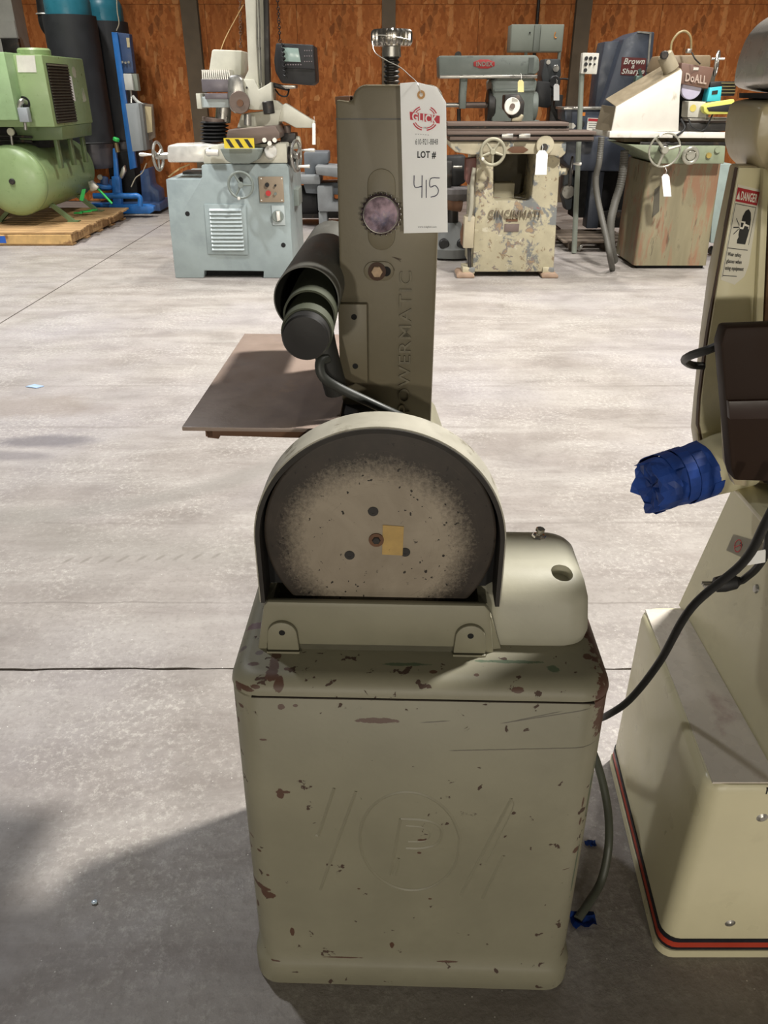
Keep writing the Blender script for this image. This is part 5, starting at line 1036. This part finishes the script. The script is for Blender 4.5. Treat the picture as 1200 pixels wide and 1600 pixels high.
# wheel head: sign guard, wheel, motor, nozzle hose
part('wheel_housing', mat('grimy_brown_casting', (128, 112, 88), .5, var=.15), da, pts=[(1040, 86), (1112, 86), (1110, 112), (1050, 128), (1030, 112)], Y=D + .22, d=.4, bev=.015)
wg = part('wheel_guard', signbr, da, pts=[(1065, 98), (1116, 106), (1106.5, 139), (1063, 130.5)], Y=D + .02, d=.16, bev=.006, label='brown wheel guard with raised lettering')
bm = new(); a_ = W(1070, 127, D + .012); b_ = W(1103, 132, D + .012); c_ = W(1071.5, 113.5, D + .012); text(bm, 'DoALL', a_, b_ - a_, c_ - a_, .008, off=.025); obj('raised_lettering', bm, mat('pale_letter', (176, 156, 144), .5, bump=0), wg, smooth=0)
disc('letter_ring', signbr, wg, 1086, 122, D + .015, 8.5, .02, 28); part('guard_plate', whitep, wg, rect=(1083.5, 105.5, 1091.5, 109.5), Y=D + .013, d=.012)
disc('grinding_wheel', lilac, da, 1081, 138, D + .06, 15.5, .04, 40, .004, label='lilac grinding wheel')
cylp('motor_can', mat('dusty_putty_can', (150, 140, 118), .5, var=.12), da, 1038, 84, 1050, 112, D + .0, 11.5, rp2=12, bev=.012); disc('can_cap', darkiron, da, 1039, 86, D - .09, 6, .04, bev=.006)
tubep('nozzle_hose', mat('aged_clear_hose', (150, 134, 96), .4), da, [(1048, 82, D + .05), (1050, 66, D + .05), (1060, 52, D + .05), (1071, 49, D + .05), (1079, 58, D + .05), (1080, 78, D + .08)], 1.7)
part('hose_valve', steel, da, rect=(1074, 76, 1081, 83), Y=D + .04, d=.05, bev=.006); tubep('black_cord', black, da, [(1081, 82, D), (1086, 92, D - .02), (1094, 100, D - .0)], 1.1)
disc('rear_disc', steel, da, 1120, 98, D + .30, 1, .01); w5 = wheel('rear_wheel', 1120, 99, D + .2, 18, (.9, -.45, 0), da, steel, 4, tr=.12, hub=.3, handle=False)
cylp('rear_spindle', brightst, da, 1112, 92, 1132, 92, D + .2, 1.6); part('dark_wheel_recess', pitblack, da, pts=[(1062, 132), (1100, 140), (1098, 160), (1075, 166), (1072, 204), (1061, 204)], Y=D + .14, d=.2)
part('work_chuck', darkiron, da, rect=(1072, 192, 1140, 205), Y=D - .04, d=.25, bev=.004); part('chuck_rail', steel, da, rect=(1075, 184, 1142, 189), Y=D - .02, d=.2, bev=.003); part('magnetic_bed', brownst, da, rect=(1076, 189, 1134, 193), Y=D + .0, d=.2)
part('grinder_column', mat('dark_column', (70, 66, 56), .6), da, rect=(1040, 110, 1110, 230), Y=D + .45, d=.3, bev=.02)
tubep('cable', black, da, [(1064, 186, D - .05), (1070, 200, D - .08), (1060, 210, D - .12), (1052, 214, D - .1)], 1.8)
tubep('cable', black, da, [(1076, 186, D - .08), (1082, 198, D - .1), (1098, 204, D - .1), (1108, 190, D - .1), (1118, 168, D - .1)], 1.2)
part('side_cabinet', mat('pale_blue_cabinet', (140, 154, 150), .5), da, pts=[(1118, 256), (1145, 256), (1138, 380), (1110, 380)], Y=D + .5, d=.25, bev=.01)
for i_, (x, y) in enumerate(((1108, 390), (1112, 405), (1104, 414))): cylp('rear_fitting', darkiron, da, x, y, x + 8, y + 2, D + .65, 6, bev=.008)
paper_tag(1034, 272, 1046, 307, D - .28, 'narrow white tag hanging below the large pale hand wheel', tilt=-3)
o = part('instrument_box', turq, None, pts=[(1109, 137), (1128.5, 135), (1126, 158), (1104, 159)], Y=D - .0, d=.12, bev=.006); tag(o, 'turquoise meter box resting on the faded green grinder', 'meter')
part('meter_window', darkiron, o, pts=[(1113, 142), (1122, 141), (1121, 147), (1112, 148)], Y=D - .004, d=.006, smooth=0); part('black_cap', black, o, pts=[(1110, 128), (1127, 127), (1129, 137), (1109, 138)], Y=D + .02, d=.1, bev=.006)
o = part('grey_control_box', mat('pale_grey_box', (184, 182, 170), .45, var=.08), None, pts=[(1076, 158), (1103, 159), (1104, 184), (1074, 183.5)], Y=D - .05, d=.16, bev=.006); tag(o, 'pale grey box beside the lilac grinding wheel on the grinder table', 'box'); disc('yellow_spot', mat('faded_yellow', (196, 180, 92), .5, bump=0), o, 1083, 169, D - .054, 5, .01)
o = part('saw_attachment', mat('lemon_guard', (206, 206, 100), .4), None, pts=[(1099, 166), (1108, 161), (1148, 155), (1148, 178), (1106, 179), (1100, 175)], Y=D - .14, d=.08, bev=.01); tag(o, 'lemon yellow guard with black centre lying at the grinder table end', 'tool guard')
part('black_slot', black, o, pts=[(1105, 168), (1145, 162), (1141, 175), (1108, 174)], Y=D - .148, d=.02, bev=.003)
o = part('parts_rack', darkiron, None, rect=(1124, 127, 1150, 150), Y=D + 1.1, d=.2, bev=.01); tag(o, 'dark slatted rack behind the turquoise meter box', 'rack')
for i in range(4): part('slat', mat('olive_slat', (130, 120, 80), .5), o, rect=(1125, 129 + i * 5, 1149, 131 + i * 5), Y=D + 1.08, d=.02)
part('rack_stand', darkiron, o, rect=(1152, 148, 1168, 400), Y=D + 1.12, d=.1)
# ribbed hoses in front of it
o = tubep('ribbed_hose', hosem, None, [(940, 214, D - .1), (938, 235, D - .1), (936, 255, D - .12), (931, 278, D - .1), (933, 305, D - .12), (939, 335, D - .2), (947, 370, D - .3), (953, 400, D - .35), tuple(G(957, 421)) and (957, 421, G(957, 423).y)], 4.6, 12, 14, .10); tag(o, 'ribbed black hose dropping from the tray to the floor, nearer the worn cream grinder', 'hose')
o = tubep('ribbed_hose', hosem, None, [(976, 235, D + .1), (974, 262, D + .1), (969, 290, D + .1), (960, 320, D + .05), (954, 350, D), (955, 385, D), (960, 408, D + .1)], 6.2, 12, 14, .10); tag(o, 'wider ribbed grey hose sagging against the brown side of the tapered base', 'hose')
tubep_ = None

# ================================================================== GREEN COMPRESSOR on its pallet
Dp = 8.5
c1 = G(125, 384); c2 = G(205, 338); 
pal = root('wooden_pallet', 'weathered wooden pallet under the green air compressor', 'pallet', (-4.1, 9.5, 0))
x1 = -3.28; x0 = -5.2; y0 = Dp; y1 = 10.45; rr = random.Random(11)
n = 13
for i in range(n):
    y_ = y0 + i * (y1 - y0) / n; bm = new(); span(bm, x0, x1 + rr.uniform(-.03, .03) - .0 + i * .004, y_, y_ + (y1 - y0) / n - rr.uniform(.01, .045), .118, .136, .002, 1); obj('deck_board', bm, pine, pal, smooth=0)
for i, x_ in enumerate((x0 + .5, x1 - 1.0, x1 - .09)): bm = new(); span(bm, x_, x_ + .05, y0 + .02, y1 - .05, .02, .118, .003, 1); obj('stringer', bm, pine, pal, smooth=0)
bm = new(); span(bm, x0, x1 - .02, y0 - .012, y0 + .012, .018, .112, .003, 1); obj('end_board', bm, mat('fresh_pine', (196, 160, 104), .7, var=.2, vs=8, layers=(((130, 96, 60), 6, .6, .1),)), pal, smooth=0, label='lighter end board')
for i in range(5):
    bm = new(); y_ = y0 + .0 + i * (y1 - y0 - .15) / 4; span(bm, x0, x1 - .02, y_, y_ + .12, .001, .018, .002, 1); obj('bottom_board', bm, pine, pal, smooth=0)
bm = new(); a_ = W(-20, 375, y0 - .013).x; b_ = W(9, 375, y0 - .013).x; span(bm, a_, b_, y0 - .014, y0 - .011, .03, .10); obj('blue_paint_patch', bm, mat('blue_spray', (40, 92, 180), .6, bump=0), pal, smooth=0)
comp = root('air_compressor', 'sage green horizontal tank air compressor with louvred cabinet', 'compressor', (-3.95, 9.6, .137))
tc = W(22, 283, 8.9); Rt = .345
bm = new(); pr = [(.001, -.10)] + [(Rt * math.sin(R(a)), -.10 * math.cos(R(a))) for a in range(15, 90, 15)] + [(Rt, 0), (Rt, 1.55)] + [(Rt * math.cos(R(a)), 1.55 + .10 * math.sin(R(a))) for a in range(15, 90, 15)] + [(.001, 1.65)]
lathe(bm, pr, tc, (0, 1, 0), 48); tk = obj('tank', bm, green, comp, smooth=60, label='sage green horizontal tank')
bm = new(); torus(bm, tc + Vector((0, .02, 0)), (0, 1, 0), Rt, .006, 48, 6); obj('weld_seam', bm, greendk, tk)
disc('tank_port', darkiron, tk, 18, 284, 8.78, 4.5, .04, bev=.004)
for dy in (.35, 1.2):
    for s_ in (-1, 1):
        bm = new(); yy = tc.y + dy; a_ = Vector((tc.x + s_ * .2, yy, tc.z - .27)); skin(bm, [[a_ + Vector((-.03, -.03, 0)), a_ + Vector((.03, -.03, 0)), a_ + Vector((.03, .03, 0)), a_ + Vector((-.03, .03, 0))], [Vector((tc.x + s_ * .42 + q_[0], yy + q_[1], .137)) for q_ in ((-.03, -.03), (.03, -.03), (.03, .03), (-.03, .03))]]); 
        obj('leg', bm, greendk, comp, smooth=0)
        bm = new(); span(bm, tc.x + s_ * .43 - .06, tc.x + s_ * .43 + .06, yy - .05, yy + .05, .1365, .147); obj('foot_pad', bm, greendk, comp)
zc0, zc1 = W(80, 199, 8.9).z, W(62, 85, 8.9).z; xr = W(72, 140, 8.9).x; yk = 10.15
bm = new(); span(bm, tc.x - .45, xr, 8.95, yk, zc0, zc1, .012); cb_ = obj('cabinet', bm, green, comp, label='sage green cabinet')
bm = new(); span(bm, tc.x - 1.0, W(18, 140, 8.75).x, 8.75, yk, zc0 + .07, zc1 + .015, .01); obj('front_panel', bm, mat('pale_sage_panel', (150, 180, 132), .35), comp, label='paler front panel')
bm = new(); span(bm, tc.x - 1.0, xr - .02, 9.0, yk - .02, zc0 + .02, zc1 - .03); obj('cabinet_core', bm, pitblack, comp)
# white label, round inlet, louvres on the side
part('white_label', whitep, cb_, pts=[(25, 86.5), (54, 86.5), (57, 113), (28, 113)], Y=8.945, d=.008, smooth=0)
disc('inlet_hole', pitblack, cb_, 37, 161, 8.94, 9.5, .012); tubep('valve_elbow', steel, comp, [(40, 160, 8.9), (34, 158, 8.82), (30, 166, 8.82), (32, 176, 8.82)], 4)
part('valve_box', boxgrey, comp, rect=(28.5, 168, 43.5, 191), Y=8.78, d=.08, bev=.006); cylp('valve_tip', steel, comp, 39, 191, 40, 203, 8.82, 2.4)
ya, yb = 9.02, 9.62; gz0, gz1 = zc0 + .03, zc1 - .07
bm = new(); span(bm, xr - .005, xr + .004, ya, yb, gz0, gz1); gl = obj('side_grille', bm, mat('grille_black', (30, 30, 26), .6), comp)
for i in range(20):
    z_ = gz0 + .015 + i * (gz1 - gz0 - .03) / 19; bm = new(); skin(bm, [[Vector((xr + .003, y_, z_ + .012)), Vector((xr + .020, y_, z_ - .006)), Vector((xr + .003, y_, z_ - .009))] for y_ in (ya + .01, yb - .01)]); obj('louvre', bm, mat('dark_louvre', (64, 60, 48), .5), gl, smooth=0)
c_ = Vector((xr, 9.78, zc1 - .14)); bm = new(); cyl(bm, c_, c_ + Vector((.006, 0, 0)), .055, n=24); obj('round_emblem', bm, mat('silver_emblem', (170, 172, 150), .4, bump=0), cb_)
bm = new(); a_ = Vector((xr + .001, 9.92, zc0 + .22)); poly(bm, [(0, 0), (.02, .14), (.05, .05), (.07, .14), (.12, .02), (.06, .0)], 0, .004)
for v in bm.verts: v.co = a_ + Vector((v.co.y, v.co.x, v.co.z))
obj('letter_decal', bm, mat('silver_emblem', (170, 172, 150)), cb_, smooth=0)
bm = new(); span(bm, xr + .002, xr + .005, 9.60, 9.68, zc1 - .42, zc1 - .18); o = obj('hanging_tag', bm, paper); tag(o, 'white tag hanging on the side grille of the green compressor', 'tag')
c_ = W(53, 80, 9.3); bm = new(); lathe(bm, [(.155, 0), (.165, .01), (.165, .05), (.15, .068), (.02, .075)], Vector((c_.x, 9.3, zc1)), (0, 0, 1), 36); obj('air_intake_cap', bm, green, comp)
# frame between tank and cabinet
bm = new(); poly(bm, [(tc.x + .0, zc0), (xr - .0, zc0), (xr - .02, zc0 - .13), (tc.x + .05, zc0 - .14)], 9.15, 10.1, .01); obj('belt_tray', bm, greendk, comp)
for y_ in (9.2, 9.6, 10.0):
    bm = new(); span(bm, xr - .14, xr - .10, y_, y_ + .07, tc.z + .1, zc0 - .10, .004); obj('support_strut', bm, greendk, comp)
bm = new(); span(bm, tc.x - .6, tc.x + .3, 9.3, 9.6, tc.z + .30, zc0 - .02); obj('pump_block', bm, pitblack, comp)
disc('pressure_gauge', mat('gauge_face', (190, 188, 170), .4), comp, 16, 206, 8.95, 5.5, .03, bev=.004); cylp('gauge_stem', steel, comp, 17, 210, 20, 232, 8.98, 2)
for y_ in (212, 219): cylp('pipe', darkiron, comp, -10, y_, 50, y_ + 2, 9.1, 2)
# strap and green plastic on the pallet
o = tubep('tie_strap', lime, None, [(152, 294, 9.6), (163, 305, 9.6), (175, 318, 9.6)], 1.7, 6, 2); tag(o, 'green tie strap running down to the pallet corner', 'strap'); part('ratchet', steel, o, pts=[(137, 284), (143, 282), (154, 292), (151, 297), (141, 300)], Y=9.55, d=.05, bev=.006)
for i_, (x, y, w_, lb) in enumerate(((131, 324, 15, 'bright green strap bundle lying on the pallet'),)):
    c_ = W(x, y, 9.75); c_.z = .15; bm = new()
    for k_ in range(4): box(bm, c_ + Vector(((k_ - 1.5) * .05, (k_ % 2) * .06, .012 + .008 * k_)), (.10, .06, .014), Matrix.Rotation(R(20 * k_), 3, 'Z'), .003)
    o = obj('strap_bundle', bm, lime, kind=None); tag(o, lb, 'strap')
o = part('green_flap', lime, None, pts=[(128, 296), (134, 295), (130, 314), (124, 313)], Y=9.5, d=.01, smooth=0); tag(o, 'green plastic strap end draped below the tank', 'strap')

# ================================================================== AIR DRYER: black wrapped tanks with blue frame
D = 10.95
dry = root('air_dryer', 'tall twin tower air dryer with black wrapped tanks and blue steel frame', 'air dryer', (W(150, 330, D).x, D, 0))
ct_ = W(128, 130, D); r1 = .31
def tower(cx, cy, r, zt_, zb_, nm, m1, big):
    bm = new(); lathe(bm, [(r, zb_ + .0), (r, zt_)], (cx, cy, 0), (0, 0, 1), 40); t_ = obj(nm, bm, insul, dry, label='black wrapped tank')
    bm = new(); lathe(bm, [(r * .86, zt_ - .02), (r * .86, zt_ + .13)] + [(r * .86 * math.cos(R(a)), zt_ + .13 + .2 * math.sin(R(a))) for a in range(15, 90, 15)] + [(.01, zt_ + .33)], (cx, cy, 0), (0, 0, 1), 40); obj('tank_dome', bm, teal, t_, label='teal dome')
    bm = new(); lathe(bm, [(r * .8, zb_ - .30), (r * .9, zb_ - .24), (r * .9, zb_ + .01)], (cx, cy, 0), (0, 0, 1), 40); obj('steel_skirt', bm, mat('dull_skirt_steel', (104, 102, 106), .4, .4), t_)
    bm = new(); torus(bm, (cx, cy, zb_), (0, 0, 1), r + .004, .012, 40, 6); obj('wrap_band', bm, black, t_); return t_
zt_ = W(128, 25, D).z; zb2 = W(160, 222, D).z; tower(ct_.x - .02, D, r1, zt_, zb2, 'tank', insul, 1); c2_ = W(176, 100, D + .62).x; tower(c2_ - .02, D + .62, .28, W(170, 33, D + .45).z, zb2, 'tank', insul, 0)
part('blue_stanchion', blue, dry, pts=[(174, 50), (183, 51), (213, 262), (203, 265)], Y=D - .25, d=.06, bev=.004, label='bright blue upright')
part('rear_panel', bluedk, dry, pts=[(180, 50), (202, 53), (208, 104), (209, 114), (189, 115)], Y=D - .22, d=.12, bev=.006, label='deep blue instrument panel')
for i in range(3): disc('indicator', steel, dry, 191 + i * 5, 97 + (i % 2), D - .24, 1.8, .02, 10)
part('small_tag_plate', mat('aged_label', (190, 176, 140), .5, bump=0), dry, pts=[(197, 59), (202, 59), (203, 74), (199, 74)], Y=D - .226, d=.006, smooth=0)
part('junction_box', mat('pale_box', (196, 198, 194), .45), dry, rect=(194, 115, 207, 141), Y=D - .32, d=.10, bev=.006); part('grey_box_side', cabgrey, dry, rect=(206, 115, 215, 142), Y=D - .28, d=.1, bev=.006)
part('control_box', boxgrey, dry, pts=[(196, 162), (217, 161), (225, 235), (207, 237)], Y=D - .37, d=.22, bev=.006, label='light grey control box'); part('box_side', mat('darker_grey_side', (104, 106, 106), .5), dry, pts=[(216, 161), (222, 163), (230, 234), (225, 236)], Y=D - .40, d=.3, bev=.004)
part('document_pouch', mat('aged_label', (190, 176, 140)), dry, pts=[(226, 166), (236, 167), (238, 206), (229, 208)], Y=D - .3, d=.02); part('side_panel', mat('brown_grey_panel', (120, 106, 92), .6), dry, pts=[(222, 162), (238, 163), (242, 215), (228, 222)], Y=D - .27, d=.05)
tubep('conduit', steel, dry, [(204, 141, D - .3), (205, 150, D - .3), (205, 162, D - .35)], 1.8); tubep('conduit', mat('pale_box', (196, 198, 194)), dry, [(207, 150, D - .3), (214, 158, D - .3), (224, 165, D - .3)], 2.4)
part('blue_leg', blue, dry, pts=[(174, 276), (186, 276), (190, 325), (177, 324)], Y=D - .36, d=.1, bev=.004); part('base_rail', blue, dry, pts=[(170, 320), (230, 320), (240, 323), (240, 330), (234, 334), (170, 334)], Y=D - .40, d=.12, bev=.006)
part('base_rail', blue, dry, rect=(140, 318, 190, 326), Y=D - .2, d=.12, bev=.006); part('lower_stanchion', blue, dry, pts=[(176, 232), (181, 232), (187, 300), (179, 300)], Y=D - .33, d=.05, bev=.004)
tubep('blue_pipe', blue, dry, [(146, 306, D - .5), (175, 306, D - .5), (205, 306, D - .5), (214, 306, D - .5), (219, 310, D - .5), (219, 322, D - .5)], 4.2, 12, 4)
tubep('blue_pipe', bluedk, dry, [(150, 292, D - .3), (172, 292, D - .3), (176, 282, D - .3)], 5, 12, 4); cylp('flange', blue, dry, 162, 288, 162, 294, D - .4, 12, bev=.01); cylp('valve_body', bluedk, dry, 163, 276, 163, 292, D - .4, 6, bev=.01)
disc('pipe_gauge', steel, dry, 156, 277, D - .45, 4, .03); part('base_pan', bluedk, dry, rect=(150, 318, 250, 330), Y=D - .1, d=.7, bev=.01); part('dark_internals', pitblack, dry, rect=(172, 236, 212, 322), Y=D + .1, d=.3)
cylp('green_cap', lime, dry, 181, 221, 182, 215, D - .33, 5, bev=.01); cylp('brass_fitting', mat('dull_brass', (128, 110, 80), .4, .6), dry, 181, 223, 184, 238, D - .33, 3.4)
tubep('wire', mat('pale_wire', (170, 160, 140), .5), dry, [(229, 255, D - .3), (222, 270, D - .3), (212, 278, D - .3), (205, 292, D - .3)], .8, 6)
bm = new(); ppoly(bm, [(190, 262), (194, 258), (196, 268), (190, 280), (186, 276)], D - .6, .06, .01); obj('dangling_fittings', bm, steel, dry)
part('cooler_shell', bluedk, dry, pts=[(218, 268), (232, 262), (236, 290), (248, 298), (250, 318), (222, 320)], Y=D + .1, d=.3, bev=.02)
o = tubep('air_hose', mat('pale_wire', (170, 160, 140)), None, [(182, 48, D - .2), (186, 36, D - .2), (183, 15, D - .2), (182, -20, D - .2)], .8, 6); tag(o, 'thin pale air line rising from the blue instrument panel', 'air line')
# overhead duct elbow
o = tubep('duct', black, None, [(64, -60, D + .2), (67, -10, D + .2), (70, 15, D + .2), (72, 34, D + .2), (78, 46, D + .2), (86, 49, D + .22), (91, 50, D + .25)], 11.5, 20, 6); tag(o, 'black insulated pipe elbow entering the tall wrapped tank', 'pipe')
bm = new(); p = W(69, 22, D + .2); torus(bm, p, (0, 0, 1), 11.8 * px(D, 22), .008, 24, 6); obj('pipe_band', bm, brightst, o)
